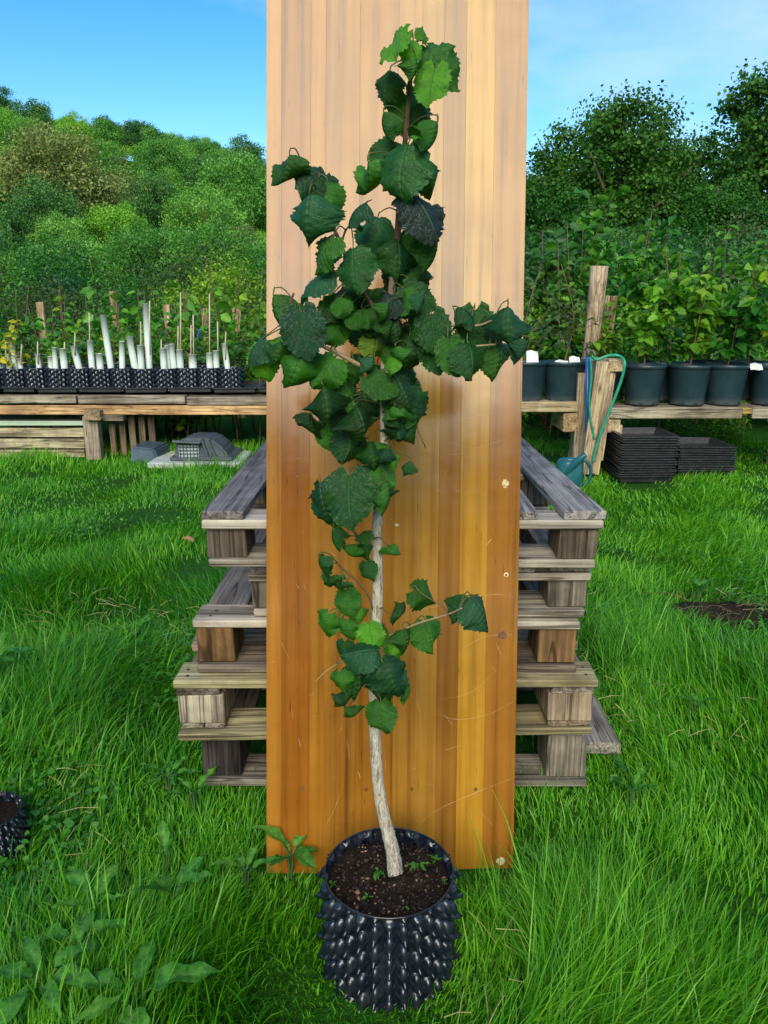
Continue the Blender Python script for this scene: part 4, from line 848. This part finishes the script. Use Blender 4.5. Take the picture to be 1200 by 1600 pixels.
for cx, top, bot, lab in ((398, 310, 470, 'bare cane beside the medium white tube'), (627, 350, 520, 'bare cane between the leaning tube and tallest tube'), (862, 320, 520, 'tall bare cane in the short wide tube'), (853, 365, 520, 'shorter bare cane in the short wide tube'), (935, 225, 520, 'tall double cane with a thin sapling near the board'), (971, 348, 520, 'bare cane right of the tall double cane'), (1008, 395, 520, 'bare cane inside the leaning tube nearest the board'), (720, 430, 520, 'short cane right of the tallest tube'), (795, 370, 520, 'dark cane beside the tied sapling'), (806, 220, 520, 'tall thin cane tied to the leafy sapling'), (168, 440, 540, 'short cane in the tube below the leftmost posts'), (668, 258, 500, 'cane inside the tallest tube'), (288, 440, 520, 'short cane sticking out of a wide short tube'), (97, 450, 540, 'short cane right of the yellow plant'), (25, 440, 540, 'short cane left of the yellow plant'), (335, 400, 500, 'cane behind the far leaning short tube')):
    px = cx / 2.857; Y = YL_ + .22; a = at(px, 380 + top / 2.857, Y); b = at(px + rnd.uniform(-1, 1), 380 + bot / 2.857, Y); V, F = tube_vf([b, (a + b) / 2 + Vector((rnd.uniform(-.004, .004), 0, 0)), a], [.007, .006], 6)
    tag(ob('bamboo_cane', mesh('cane', V, F, CANE, True)), lab, 'cane')
p = at(17, 575, YL_ + .2); sapling('potted_plant', 'golden yellow leafy plant at the left edge of the bench', 'plant', (p.x, YL_ + .22, p.z - .1), .46, 110, .05, .16, 3, None, 2, 7, .005)
for i in range(30):
    px = g.uniform(-10, 390); Y = YL_ + g.uniform(.3, .8); top = g.uniform(488, 555); p = at(px, top, Y); k = g.choice([0, 0, 2, 2, 1])
    sapling('seedling', {0: 'small green leafy seedling among the white tubes', 1: 'small dark leafy seedling among the white tubes', 2: 'small yellow green seedling among the white tubes'}[k], 'seedling', (p.x, Y, zt + .15), max(.15, round((p.z - zt - .15) * 10) / 10), 30, .055, .09, k, 'seedlings among the tubes on the left bench', g.randrange(2), 4, .004)
# wires of the bench fence
WIRE = plain('thin_wire', (.35, .38, .4), .5); BLUE = plain('blue_rope', (.03, .14, .5), .6)
for i, py in enumerate((553, 566, 573)):
    V, F = tube_vf([at(-30, py, YL_ + .9), at(200, py + 1.5, YL_ + .9), at(420, py - 1, YL_ + .9)], [.003], 5); tag(ob('fence_wire', mesh('wire', V, F, WIRE)), ('top', 'middle', 'lowest')[i] + ' thin wire stretched behind the white tubes', 'wire')
V, F = tube_vf(spline([at(312, 512, 7.4), at(309, 530, 7.4), at(313, 545, 7.4), at(306, 555, 7.4)], 4), [.009], 6); tag(ob('blue_rope', mesh('rope', V, F, BLUE, True)), 'short blue rope hanging from a post behind the tubes', 'rope')

# ---- clutter under the left bench
GP = plain('grey_plastic', (.075, .088, .105), .45, 10, .25, .05); GP2 = plain('slate_blue_plastic', (.055, .085, .11), .35, 10, .3, .05); SLAB = plain('pale_concrete', (.42, .43, .40), .9, 12, .25, .4); MESHM = plain('pale_grille', (.5, .56, .58), .5)
p0 = on_ground(305, 731); YS = p0.y
sl = thing('concrete_slab', 'flat pale slab on the grass under the left bench', 'slab', (p0.x, YS + .25, p0.z)); kx = mpp(305, 731, YS)
ob('slab', boxmesh(146 * kx, .55, .05, SLAB, .008, .004), sl, (0, 0, .02))
ct = thing('pet_carrier_lid', 'grey upturned plastic box lid with a pale grille standing on the slab', 'box lid', (p0.x + 8 * kx, YS + .25, p0.z + .047))
w2 = 44 * kx; hh = 35 * kx; prof = [(-w2, 0), (-w2 * .96, hh * .75), (-w2 * .6, hh), (w2 * .35, hh * .96), (w2 * .8, hh * .5), (w2, 0)]
V = [(x, -.17, z) for x, z in prof] + [(x * .94, .22, z * .96) for x, z in prof]; n = len(prof); F = [tuple(range(n))[::-1], tuple(range(n, 2 * n))] + [(i, (i + 1) % n, n + (i + 1) % n, n + i) for i in range(n)]
bm = bmesh.new(); vs_ = [bm.verts.new(v) for v in V]; [bm.faces.new([vs_[i] for i in f]) for f in F]; bmesh.ops.recalc_face_normals(bm, faces=bm.faces); bmesh.ops.bevel(bm, geom=list(bm.edges), offset=.02, segments=2, affect='EDGES'); m = bpy.data.meshes.new('lid'); bm.to_mesh(m); bm.free(); m.materials.append(GP); ob('shell', m, ct)
ob('rim', boxmesh(w2 * 2 + .05, .47, .03, GP, .006), ct, (0, .02, .016))
ob('rib', boxmesh(.02, .06, hh * 1.0, GP, .006), ct, (w2 * .15, -.175, hh * .5), (0, R(-16), 0)); ob('rib', boxmesh(.02, .06, hh * .95, GP, .006), ct, (w2 * .4, -.175, hh * .48), (0, R(-22), 0)); ob('peak', boxmesh(w2 * 1.0, .1, .02, GP, .006), ct, (-w2 * .45, -.21, hh * .86), (R(-8), R(3), 0))
gr = ob('grille', boxmesh(w2 * .72, .012, hh * .62, MESHM, .003), ct, (-w2 * .45, -.178, hh * .38))
for i in range(6): ob('bar', boxmesh(.006, .01, hh * .6, GP, 0), gr, (-w2 * .3 + i * w2 * .12, -.010, 0))
for i in range(4): ob('bar', boxmesh(w2 * .7, .01, .006, GP, 0), gr, (0, -.012, -hh * .22 + i * hh * .15))
p1 = on_ground(228, 724); k1 = mpp(228, 724, p1.y)
V = [(-26 * k1, -.1, .0), (22 * k1, -.12, .0), (26 * k1, .18, .03), (-22 * k1, .2, .03), (-22 * k1, -.06, 25 * k1), (14 * k1, -.1, 22 * k1), (25 * k1, .14, 26 * k1), (-18 * k1, .18, 28 * k1)]
bm = bmesh.new(); vs_ = [bm.verts.new(v) for v in V]; [bm.faces.new([vs_[i] for i in f]) for f in ((0, 1, 5, 4), (1, 2, 6, 5), (2, 3, 7, 6), (3, 0, 4, 7), (4, 5, 6, 7), (3, 2, 1, 0))]; bmesh.ops.bevel(bm, geom=list(bm.edges), offset=.015, segments=2, affect='EDGES'); m = bpy.data.meshes.new('tub'); bm.to_mesh(m); bm.free(); m.materials.append(GP2)
tag(ob('plastic_tub', m, None, (p1.x, p1.y + .1, p1.z)), 'crumpled slate blue plastic tub lying in the grass under the bench', 'tub')

# ---------------------------------------------------------------- right bench
YR = 5.78
br_ = thing('potting_bench', 'right bench of grey planks carrying big black pots', 'bench', (2.2, YR, gz(2.2, YR)))
def RB(*a, **k): k.setdefault('parent', br_); k.setdefault('Y', YR); return BB(*a, **k)
RB('plank', 946, 1159, 637, 654, 0, .09, WOODX, (1.1, 1.05, .9)); RB('plank', 1177, 1330, 637, 654, 0, .09, WOODX, (1.0, .95, .85)); RB('beam', 1161, 1175, 638, 647, .01, .1, WOODX, (1.7, 1.35, .45))
for i in range(4): RB('plank', 946, 1330, 634, 637, .1 + i * .19, .27 + i * .19, WOODX, (.75, .7, .62))
RB('leg', 959, 967, 664, 738, .02, .09, WOODZ, (1.4, 1.2, .9)); RB('crosspiece', 944, 968, 656, 676, .0, .35, WOODY, (1.5, 1.25, .9)); RB('leg', 1215, 1228, 655, 738, .3, .4, WOODZ, (1, .9, .8))
bs = thing('potting_bench', 'short bench section between board and upright planks on the right', 'bench', (1.3, YR + .1, gz(1.3, YR)))
BB('plank', 770, 905, 628, 644, .05, .15, WOODX, (1.35, 1.15, .8), parent=bs, Y=YR)
for i in range(3): BB('plank', 770, 905, 625, 628, .17 + i * .2, .35 + i * .2, WOODX, (.75, .7, .6), parent=bs, Y=YR)
BB('beam_end', 881, 904, 646, 675, .06, .5, WOODY, (1.35, 1.05, .7), parent=bs, Y=YR); BB('leg', 904, 911, 583, 716, .06, .1, WOODZ, (1.3, 1.15, .9), parent=bs, Y=YR)
for py in (594, 607, 620, 642, 660, 678, 697): BB('slat_end', 911.4, 916, py, py + 9, .07, .12, WOODY, (1.3, 1.1, .85), parent=bs, Y=YR)
up = thing('upright_pallet', 'pallet stood on end with its plank edges facing us beside the hose', 'pallet', (1.75, YR - .1, gz(1.75, YR)))
for i, (a, b, c_, d_) in enumerate(((926, 931, 565, 742), (933, 937, 565, 740), (938.5, 942, 564, 742), (943.5, 948, 563, 720))):
    o = BB('deck_board', a, b, c_, d_, -.1 + i * .02, .35, WOODZ, (1.5, 1.25, .95), parent=up, Y=YR); o.rotation_euler.y = R(4)
BB('block', 951, 975, 562, 581, -.08, .1, WOODY, (1.6, 1.3, .9), parent=up, Y=YR)
# pots
def potmat():
    q = N('black_green_pot_plastic'); v = q.objvec(); n = q.noise(v, 7, 6, .7); t = q.n('TexCoord'); sp = q.n('SeparateXYZ'); q.l(t.outputs['Object'], sp.inputs[0])
    lo = q.n('MapRange', i_1=.0, i_2=.06, i_3=.6, i_4=0.0); q.l(sp.outputs['Z'], lo.inputs[0])
    c = q.ramp(n.outputs[0], [(.4, (.012, .032, .044)), (.72, (.028, .056, .070))]); c2 = q.mix(q.math('MULTIPLY', lo.outputs[0], n.outputs[0]), c.outputs[0], (.20, .20, .17))
    q.set(Base_Color=c2, Roughness=.42); q.bump(n.outputs[0], .1, .004); return q.m
POTM = potmat()
Rr = .158; V, F = lathe_vf([(.001, .006), (.118, .006), (.124, 0), (.126, .012), (.152, .27), (.153, .272), (.16, .274), (.163, .30), (.158, .303), (.154, .298), (.149, .262)], 36); BPM = mesh('pot_body', V, F, POTM, True)
V, F = lathe_vf([(.001, .268), (.148, .262)], 24); BPS = mesh('soil', V, F, SOIL)
PAPER = plain('white_label', (.75, .76, .74), .5, 20, .1)
zr = at(1000, 636, YR).z + .003
pots = [(1005, .17, 1, 'big black pot first on the right bench, next to the hose'), (1030, .46, 0, 'big black pot half hidden behind the first two on the right bench'), (1075, .17, 1, 'big black pot second in the front row of the right bench'), (1133, .18, 1, 'big black pot third in the front row with a white label'), (1205, .18, 1, 'big black pot cut off by the right edge of the photo'), (879, .22, 2, 'wet spotted black pot on the short bench beside the round post'), (822, .22, 2, 'black pot half hidden by the right edge of the board'), (1100, .55, 3, 'big black pot in the shade behind the second and third pots'), (1165, .5, 3, 'big black pot in the dark gap before the right edge'), (948, .5, 3, 'black pot in the shade behind the upright planks')]
for px, dy, kd, lab in pots:
    Y = YR + dy; p = at(px, 600, Y); z = zr + (.02 if kd == 2 else 0)
    t = thing('plant_pot', lab, 'plant pot', (p.x, Y, z), (0, 0, rnd.uniform(0, 6)), None); ob('pot_body', BPM, t); ob('soil', BPS, t, kind='stuff')
    for j in range(8):
        a = j * math.pi / 4; ob('foot_notch', boxmesh(.03, .012, .02, TRAYM, .002), t, (.1235 * math.cos(a), .1235 * math.sin(a), .013), (0, 0, a + math.pi / 2))
    pl = {1005: 'bright green shrub in the first pot of the right bench', 1030: 'green shrub behind the first pot of the right bench', 1075: 'bright green shrub in the second front pot of the right bench', 1133: 'shrub with yellowing leaves in the labelled third pot', 1205: 'yellow green shrub in the pot at the right edge', 879: 'twiggy sparse shrub in the wet spotted pot', 822: 'sparse shrub in the pot beside the board', 1100: 'shrub in the shaded pot behind the second pot', 1165: 'shrub in the pot in the dark gap', 948: 'shrub with arching leaves beside the hose tap'}[px]
    mi = {1005: 5, 1075: 2, 1133: 0, 1205: 2, 948: 2, 1030: 0, 1100: 5, 1165: 1}.get(px, 4); h = {1005: .6, 1075: .7, 1133: .55, 1205: .75, 879: .75, 822: .75, 948: .5}.get(px, .65)
    sapling('potted_shrub', pl, 'shrub', (p.x, Y, z + .262), h, 110 if kd == 2 else 210 + px % 5 * 20, .055 if kd == 2 else .075 + px % 3 * .012, .26, mi, None, int(px) % 7, 9, .007)
for px, py, w_, h_, lab in ((1139, 576, 28, 8, 'white label lying on the rim of the third right pot'), (878, 567, 20, 8, 'white plant label in the wet spotted pot'), (898, 563, 16, 12, 'crumpled white label beside the round post'), (832, 560, 18, 24, 'white plastic label in the pot beside the board'), (1182, 573, 18, 10, 'pale label on the pot at the right edge')):
    Y = YR + .08 if px > 1000 else YR + .14; p = at(px, py, Y); k = mpp(px, py, Y); V = []; F = []
    for j in range(3):
        for i in range(4): V.append((w_ * k * (i / 3 - .5), .012 * math.sin(i * 1.7 + j), h_ * k * (j / 2 - .5) + .006 * math.sin(i * 2.0)))
    F = [(j * 4 + i, j * 4 + i + 1, j * 4 + i + 5, j * 4 + i + 4) for j in range(2) for i in range(3)]; m = mesh('label', V, F, PAPER); o = ob('plant_label', m, None, p, (R(-20), 0, 0)); o.modifiers.new('solid', 'SOLIDIFY').thickness = .002; tag(o, lab, 'label')
# blue pipe, tap, hose
BP = plain('blue_water_pipe', (.015, .10, .33), .4, 15, .25); HOSE = plain('green_hose', (.02, .28, .16), .35, 15, .2); BRASS = plain('dull_brass', (.12, .1, .07), .4)
YH = YR - .06
V, F = tube_vf([at(917, 722, YH), at(917.5, 640, YH), at(918, 556, YH)], [.014], 10); wp = tag(ob('water_pipe', mesh('pipe', V, F, BP, True)), 'upright blue water pipe beside the upright planks', 'pipe')
p = at(919, 551, YH); tp = thing('garden_tap', 'dark tap on top of the blue water pipe', 'tap', p)
V, F = joinvf([tube_vf([Vector((0, 0, -.03)), Vector((0, 0, .03))], [.016], 10), tube_vf(spline([(0, 0, .01), (.03, -.02, .012), (.045, -.03, -.02)], 3), [.011], 8), tube_vf([Vector((0, 0, .03)), Vector((0, 0, .06))], [.007], 8)]); ob('tap_body', mesh('tap', V, F, BRASS, True), tp); ob('handle', boxmesh(.06, .014, .014, BRASS, .004), tp, (0, 0, .062), (0, R(12), R(20)))
hp = [(924, 556), (932, 562), (950, 556), (967, 556), (976, 566), (972, 590), (962, 618), (950, 648), (938, 680), (930, 706), (927, 722)]
V, F = tube_vf(spline([at(a, b, YH - .03 - (.06 if i > 3 else 0)) for i, (a, b) in enumerate(hp)], 6), [.011], 9); tag(ob('garden_hose', mesh('hose', V, F, HOSE, True)), 'green hose arching from the tap over the upright planks', 'hose')
hp = [(922, 558), (924, 590), (921, 620), (922, 650), (927, 676), (929, 686)]
V, F = tube_vf(spline([at(a, b, YH - .05) for a, b in hp], 6), [.008], 8); tag(ob('garden_hose', mesh('hose', V, F, HOSE, True)), 'thin green hose hanging down beside the blue pipe', 'hose')
# crates
k = mpp(1010, 720, 5.55)
def crates(pxc, wpx, top, bot, lab, n, Y, seed):
    r = random.Random(seed); p = at(pxc, bot, Y); z = gz(p.x, Y) + .01; w_ = wpx * mpp(pxc, bot, Y) - .03; zt_ = at(pxc, top, Y).z; step = (zt_ - z - .05) / (n - 1)
    V, F = open_tray(w_, .42, .055, .008, .02, .01); m = mesh('tray', V, F, TRAYM)
    for i in range(n):
        o = ob('nursery_tray', m, None, (p.x + r.uniform(-.006, .006), Y + .22 + r.uniform(-.008, .008), z + i * step), (R(r.uniform(-.5, .5)), R(r.uniform(-.8, .8)), R(r.uniform(-1.2, 1.2))))
        tag(o, 'topmost tray of the ' + lab if i == n - 1 else 'black nesting tray in the ' + lab, 'tray', 'trays of the ' + lab if i < n - 1 else None)
crates(1010, 86, 683, 756, 'taller left stack under the right bench', 17, 5.5, 1); crates(1101, 88, 699, 749, 'lower right stack under the right bench', 11, 5.6, 2)
# watering can
WC = plain('teal_plastic', (.015, .11, .13), .35, 12, .2); p = on_ground(880, 766); k = mpp(880, 740, p.y)
wc = thing('watering_can', 'teal watering can half hidden behind the top pallet', 'watering can', (p.x + 8 * k, p.y, p.z))
V, F = lathe_vf([(.001, .0), (.1, .0), (.108, .02), (.1, .2), (.085, .225), (.07, .228), (.065, .2)], 24); V = [(v[0] * .95, v[1] * .8, v[2]) for v in V]; ob('body', mesh('body', V, F, WC, True), wc)
V, F = tube_vf(spline([(-.07, 0, .05), (-.02, -.06, .16), (.04, -.09, .24), (.08, -.1, .275)], 4), [.035, .018], 10); ob('spout', mesh('spout', V, F, WC, True), wc)
V, F = tube_vf(spline([(.05, -.02, .215), (.1, -.03, .22), (.14, -.03, .16), (.135, -.03, .08), (.095, -.02, .03)], 5), [.013], 9); ob('handle', mesh('handle', V, F, WC, True), wc)

# ---------------------------------------------------------------- weeds
def weed_leaf(seed, wdt=.3, bend=.9, lob=0.0):
    r = random.Random(seed); NR = 9; V = []; F = []; T = []
    for i in range(NR + 1):
        t = i / NR; wv = wdt * .5 * max(.0, math.sin(math.pi * min(1, t ** .8 + .02))) ** .75 * (1 + lob * math.sin(t * 22)) + (.012 if t < .15 else 0)
        for u in (-1, -.5, 0, .5, 1):
            y = math.sin(bend * t) / bend; z = (1 - math.cos(bend * t)) / bend * -1 + .07 * abs(u) * (1 - t * .5) + .06 * abs(u) * math.sin(t * 12 + u * 2 + r.random() * 1.5); V.append((u * wv, y, z)); T.append(.5 + .25 * (1 if u == 0 else 0) + r.uniform(-.08, .08))
    for i in range(NR):
        for j in range(4): a = i * 5 + j; F.append((a, a + 1, a + 6, a + 5))
    return fastmesh('leaf', V, F, [], WEED, T, True)
WLM = [weed_leaf(s, .3 + .07 * (s % 3), .6 + .3 * s, .09) for s in range(4)] + [weed_leaf(9, .26, .6, .35), weed_leaf(11, .24, .9, .4)]
STK = plain('weed_stalk', (.05, .13, .03), .6)
def weed(lab, px, py, n, size, kinds, seed, el=(20, 60), lift=.06):
    r = random.Random(seed); p = on_ground(px, py); t = thing('broadleaf_weed', lab, 'weed', (p.x, p.y, gz(p.x, p.y) + lift))
    s_ = []
    for i in range(n):
        a = 2 * math.pi * (i + r.uniform(-.3, .3)) / n; e = R(r.uniform(*el)); d = Vector((math.cos(a) * math.cos(e), math.sin(a) * math.cos(e), math.sin(e))); nn = Vector((-math.cos(a) * math.sin(e), -math.sin(a) * math.sin(e), math.cos(e))); x = d.cross(nn)
        s = size * .66 * r.uniform(.55, 1.15); st = d * s * .3; ob('leaf', WLM[r.choice(kinds)], t, st, Matrix((x, d, nn)).transposed(), s); s_.append(tube_vf([Vector((0, 0, -lift)), st * .5, st * 1.05], [.003, .002], 5))
    V, F = joinvf(s_); ob('stalk', mesh('stalk', V, F, STK), t)
weed('broad dock weed with a pale upturned leaf left of the board', 275, 1435, 6, .15, (0, 1, 2), 1); weed('dock weed with two upright leaves left of the pot', 262, 1372, 3, .11, (0, 1), 2, (40, 75)); weed('broad leaved weed in the lower left grass', 150, 1455, 5, .14, (0, 1, 4), 3)
weed('strap leaved weed at the bottom left corner', 70, 1580, 6, .2, (2, 3), 4, (30, 70)); weed('large dark dock leaves at the bottom edge', 215, 1600, 5, .2, (1, 2), 5, (15, 40)); weed('dock weed with long yellowing leaf low on the left', 130, 1510, 4, .17, (2, 3), 6, (15, 40))
weed('dandelion like rosette beside the lowest pallet', 265, 1245, 7, .12, (4, 5), 7, (20, 50)); weed('toothed weed in front of the lowest pallet', 305, 1275, 5, .1, (4, 0), 8, (30, 60)); weed('narrow leaved weed touching the left foot of the board', 455, 1375, 6, .14, (2, 3), 9, (25, 70)); weed('dock weed between the pallets and the pot on the left', 385, 1400, 5, .12, (0, 2), 10)
weed('pale round leaved weed cut by the left edge', 2, 1105, 10, .16, (0, 1), 11, (10, 60), .15); weed('leafy weed right of the board foot', 850, 1395, 5, .1, (0, 2), 12); weed('small clover like weed on the right grass', 925, 1410, 6, .05, (0, 1), 13, (40, 70)); weed('dark leaved weed beside the bare soil patch', 1090, 945, 7, .13, (0, 2), 14, (30, 70)); weed('second dark leaved weed above the bare soil patch', 1150, 960, 6, .1, (0, 1), 15)
weed('weed with toothed leaves beside the right end of the lowest pallet', 985, 1270, 6, .1, (4, 5), 16); weed('strap leaved weed beside the middle pallet on the right', 925, 985, 6, .12, (2, 3), 17, (30, 70)); weed('broad weed far right of the pallets', 1085, 1130, 5, .1, (0, 1), 18); weed('small weed in the left grass behind the second air pot', 75, 1150, 5, .09, (0, 4), 19); weed('weed in the left middle grass', 215, 1010, 5, .1, (0, 1), 20); weed('weed in the bottom right grass', 1010, 1480, 5, .07, (0, 1), 21)
# seedlings on the soil
r = random.Random(3)
for px, py, s, lab in ((682, 1345, .022, 'upright seedling on the right of the pot soil'), (655, 1352, .03, 'feathery weed lying right of the trunk base'), (590, 1362, .028, 'thin weed lying left of the trunk base'), (520, 1382, .016, 'pale seedling at the left of the pot soil'), (575, 1402, .014, 'seedling at the front left of the pot soil'), (632, 1417, .012, 'seedling at the front of the pot soil'), (692, 1378, .012, 'seedling near the right rim of the pot'), (670, 1405, .012, 'seedling at the front right of the pot soil')):
    d_ = ray(px, py); zS = PH - .043; tt_ = (zS - CAM_H) / d_.z; p = Vector((0, 0, CAM_H)) + d_ * tt_; t = thing('seedling', lab, 'seedling', p)
    for i in range(5):
        a = r.uniform(0, 6.28); d = Vector((math.cos(a), math.sin(a), .5)).normalized(); nn = Vector((-math.cos(a) * .5, -math.sin(a) * .5, 1)).normalized(); ob('leaf', WLM[i % 3], t, d * .002, Matrix((d.cross(nn), d, nn)).transposed(), s * r.uniform(.5, 1.1))
def dead_leaf(px, py, s, lab):
    p = on_ground(px, py); m = leaf_mesh(77, .6, 1.4, .2); m.materials.clear(); m.materials.append(DEAD); o = ob('dead_leaf', m, None, (p.x, p.y, gz(p.x, p.y) + .09), (R(30), R(15), rnd.uniform(0, 6)), s); tag(o, lab, 'leaf')
DEAD = plain('dead_leaf', (.42, .22, .08), .7, 30, .4); dead_leaf(295, 868, .06, 'curled orange brown leaf lying on the grass left of the top pallet')
# bare patch of soil and roots on the right
p = on_ground(1125, 965); PATCH = soil_mat('bare_earth', (.015, .01, .007), (.05, .033, .022), (.13, .09, .06))
V = [(0, 0, .05)]; F = []; r = random.Random(8)
for i in range(1, 5):
    for k in range(20):
        t = k / 20 * 6.283; q_ = i / 4 * (1 + .25 * math.sin(3 * t) + .15 * math.sin(7 * t)); V.append((.24 * q_ * math.cos(t), .17 * q_ * math.sin(t), .05 * (1 - (i / 4) ** 2) - .01 * (i == 4) + r.uniform(-.008, .008)))
for k in range(20): F.append((0, 1 + k, 1 + (k + 1) % 20))
for i in range(3):
    for k in range(20): a = 1 + i * 20 + k; b = 1 + i * 20 + (k + 1) % 20; F.append((a, a + 20, b + 20, b))
o = ob('bare_earth', mesh('earth', V, F, PATCH, True), None, (p.x, p.y, gz(p.x, p.y)), kind='stuff'); BE = p.copy()
tw = []
for i in range(26):
    a = r.uniform(0, 6.28); c = Vector((r.uniform(-.2, .2), r.uniform(-.14, .14), .05)); d = Vector((math.cos(a), math.sin(a), r.uniform(-.1, .25))) * r.uniform(.03, .09); tw.append(tube_vf([c - d, c + Vector((0, 0, .012)), c + d], [.0016, .0008], 4))
V, F = joinvf(tw); ob('dry_twigs', mesh('twigs', V, F, TWIG), o, kind='stuff')

# ---------------------------------------------------------------- grass
def grass():
    G = np.random.default_rng(5); roots = []; LOD = []
    for (y0, y1, dens, lod) in ((0.62, 1.6, 42000, 0), (1.6, 2.6, 25000, 0), (2.6, 4.2, 11000, 1), (4.2, 5.6, 6500, 2), (5.6, 7.2, 3800, 2)):
        half = .56 * y1 + .35; n = int(dens * (y1 - y0) * 2 * half); x = G.uniform(-half, half, n); y = G.uniform(y0, y1, n)
        keep = np.abs(x) < .54 * y + .35; roots.append(np.stack([x[keep], y[keep]], 1)); LOD.append(np.full(keep.sum(), lod))
    Rt = np.concatenate(roots); lod = np.concatenate(LOD); x, y = Rt[:, 0], Rt[:, 1]
    k = np.hypot(x - PX, y - PY) > .128
    k &= ~((np.abs(x) < .31) & (y > 1.535) & (y < 1.6)); k &= ~((x > -.5) & (x < .54) & (y > 1.84) & (y < 2.95) & (G.random(len(x)) < .97))
    k &= ~((np.hypot((x - BE.x) / .2, (y - BE.y) / .14) < 1) & (G.random(len(x)) < .85)); k &= ~((np.hypot(x - sp_.location.x, y - sp_.location.y) < .085))
    clump = nz(x, y, 9, 3); k &= (G.random(len(x)) < .62 + .38 * clump)
    x, y, lod, clump = x[k], y[k], lod[k], clump[k]; n = len(x); z = ground(x, y) - .004
    az = nz(x, y, 1.7) * 2.8 + nz(x, y, 5, 1) * 2.0 + G.normal(size=n) * .95 + 1.0
    Lh = .098 * (1 + .45 * nz(x, y, 2.6, 2) + .4 * clump) * G.uniform(.4, 1.4, n) * np.where(G.random(n) < .06, 1.7, 1)
    Lh *= np.interp(y, [1, 2.5, 3.8, 4.5, 5.6, 6.3, 7.2], [1.0, .95, .62, .40, .42, .6, .7])
    Lh = np.clip(Lh, .03, .33)
    near = (np.hypot(x - PX, y - PY) < .3) & (y < PY + .05); Lh[near] *= .4; Lh[near & (y < PY - .03)] *= .6; q2 = np.hypot(x - sp_.location.x, y - sp_.location.y) < .25; Lh[q2] *= .5; fb = (np.abs(x) < .33) & (y > 1.36) & (y < 1.545); Lh[fb] *= .5; fp = (np.abs(x) < .66) & (y > 1.42) & (y < 1.85); Lh[fp] *= .5
    Lh[y < 1.0] *= .8; Lh[(x > .45) & (x < .74) & (y > 1.72) & (y < 2.7)] *= .45
    lean = G.uniform(.35, 1.5, n) * (1 + .45 * nz(x, y, 3.3, 1)); lean = np.clip(lean, .15, 1.7)
    W = (.0010 + .0012 * G.random(n) ** 1.5) * np.interp(y, [1, 3, 6], [1.0, 1.35, 2.3])
    h = np.stack([np.cos(az), np.sin(az), np.zeros(n)], 1); tw = az + np.pi / 2 + G.normal(size=n) * .7; s = np.stack([np.cos(tw), np.sin(tw), np.zeros(n)], 1)
    P0 = np.stack([x, y, z], 1); pts = []
    for t in (0, .36, .72, 1.0):
        a = lean * t * 1.25
        up_ = (np.sin(a) / np.maximum(lean * 1.25, .05)) ; ho = (1 - np.cos(a)) / np.maximum(lean * 1.25, .05)
        c = P0 + h * (ho * Lh * 1.15)[:, None]; c[:, 2] += up_ * Lh; pts.append(c)
    w_ = [W[:, None] * s, W[:, None] * .95 * s, W[:, None] * .6 * s]
    V = np.stack([pts[0] - w_[0], pts[0] + w_[0], pts[1] - w_[1], pts[1] + w_[1], pts[2] - w_[2], pts[2] + w_[2], pts[3]], 1).reshape(-1, 3)
    b = np.arange(n)[:, None] * 7; Q = np.concatenate([b + np.array([[0, 1, 3, 2]]), b + np.array([[2, 3, 5, 4]])]); T = b + np.array([[4, 5, 6]])
    tint = np.clip(.54 + .26 * nz(x, y, 1.3, 3) + .16 * nz(x, y, 6, 2) + G.normal(size=n) * .24 + np.interp(y, [2.5, 4.5], [0, .2]), 0, 1)
    print('blades', n); return fastmesh('grass', V, Q, T, GRASS, np.repeat(tint, 7), False)
o = ob('grass', grass(), kind='stuff'); o['label'] = 'long lush green grass'
# dry straw among the grass
G = random.Random(31); st = []
STRAW = plain('dry_straw', (.42, .36, .16), .7, 20, .3)
for i in range(1300):
    y = G.uniform(.85, 3.2); x = G.uniform(-.5, .5) * y * 1.05; 
    if math.hypot(x - PX, y - PY) < .15 or (abs(x) < .55 and y > 1.4): continue
    if float(nz(x, y, 3.0, 2)) < .15: continue
    z = gz(x, y) + G.uniform(.015, .075); a = G.uniform(0, 6.28); l_ = G.uniform(.015, .05); d = Vector((math.cos(a) * l_, math.sin(a) * l_, G.uniform(-.02, .02))); c = Vector((x, y, z)); st.append(tube_vf([c - d, c + Vector((0, 0, .006)), c + d], [.0011, .0006], 3, 0, 0, False))
V, F = joinvf(st); ob('dry_straw', mesh('straw', V, F, STRAW), kind='stuff')
# low clover and creeping weeds mixed into the grass
GC = np.random.default_rng(77); n = 26000; y = GC.uniform(.75, 4.4, n) ; x = GC.uniform(-.6, .6, n) * (y + .5)
k = (nz(x, y, 3.6, 1) + .5 * nz(x, y, 9, 2) > .55) & (np.hypot(x - PX, y - PY) > .17) & ~((np.abs(x) < .6) & (y > 1.5) & (y < 3)) & ~((np.abs(x) < .33) & (y > 1.45) & (y < 1.6))
x, y = x[k], y[k]; n = len(x); z = ground(x, y) + GC.uniform(.02, .06, n) ; a = GC.uniform(0, 6.28, n)
V, Q, T = leaves(np.stack([x, y, z], 1), np.stack([np.cos(a), np.sin(a), GC.uniform(-.2, .4, n)], 1), np.stack([GC.normal(0, .35, n), GC.normal(0, .35, n) - .15, np.ones(n)], 1), GC.uniform(.009, .024, n) , .85, np.clip(GC.normal(.45, .22, n), 0, 1), .1)
o = ob('ground_cover', fastmesh('ground_cover', V, Q, [], WEED, T), kind='stuff'); o['label'] = 'clover and creeping weeds in the grass'
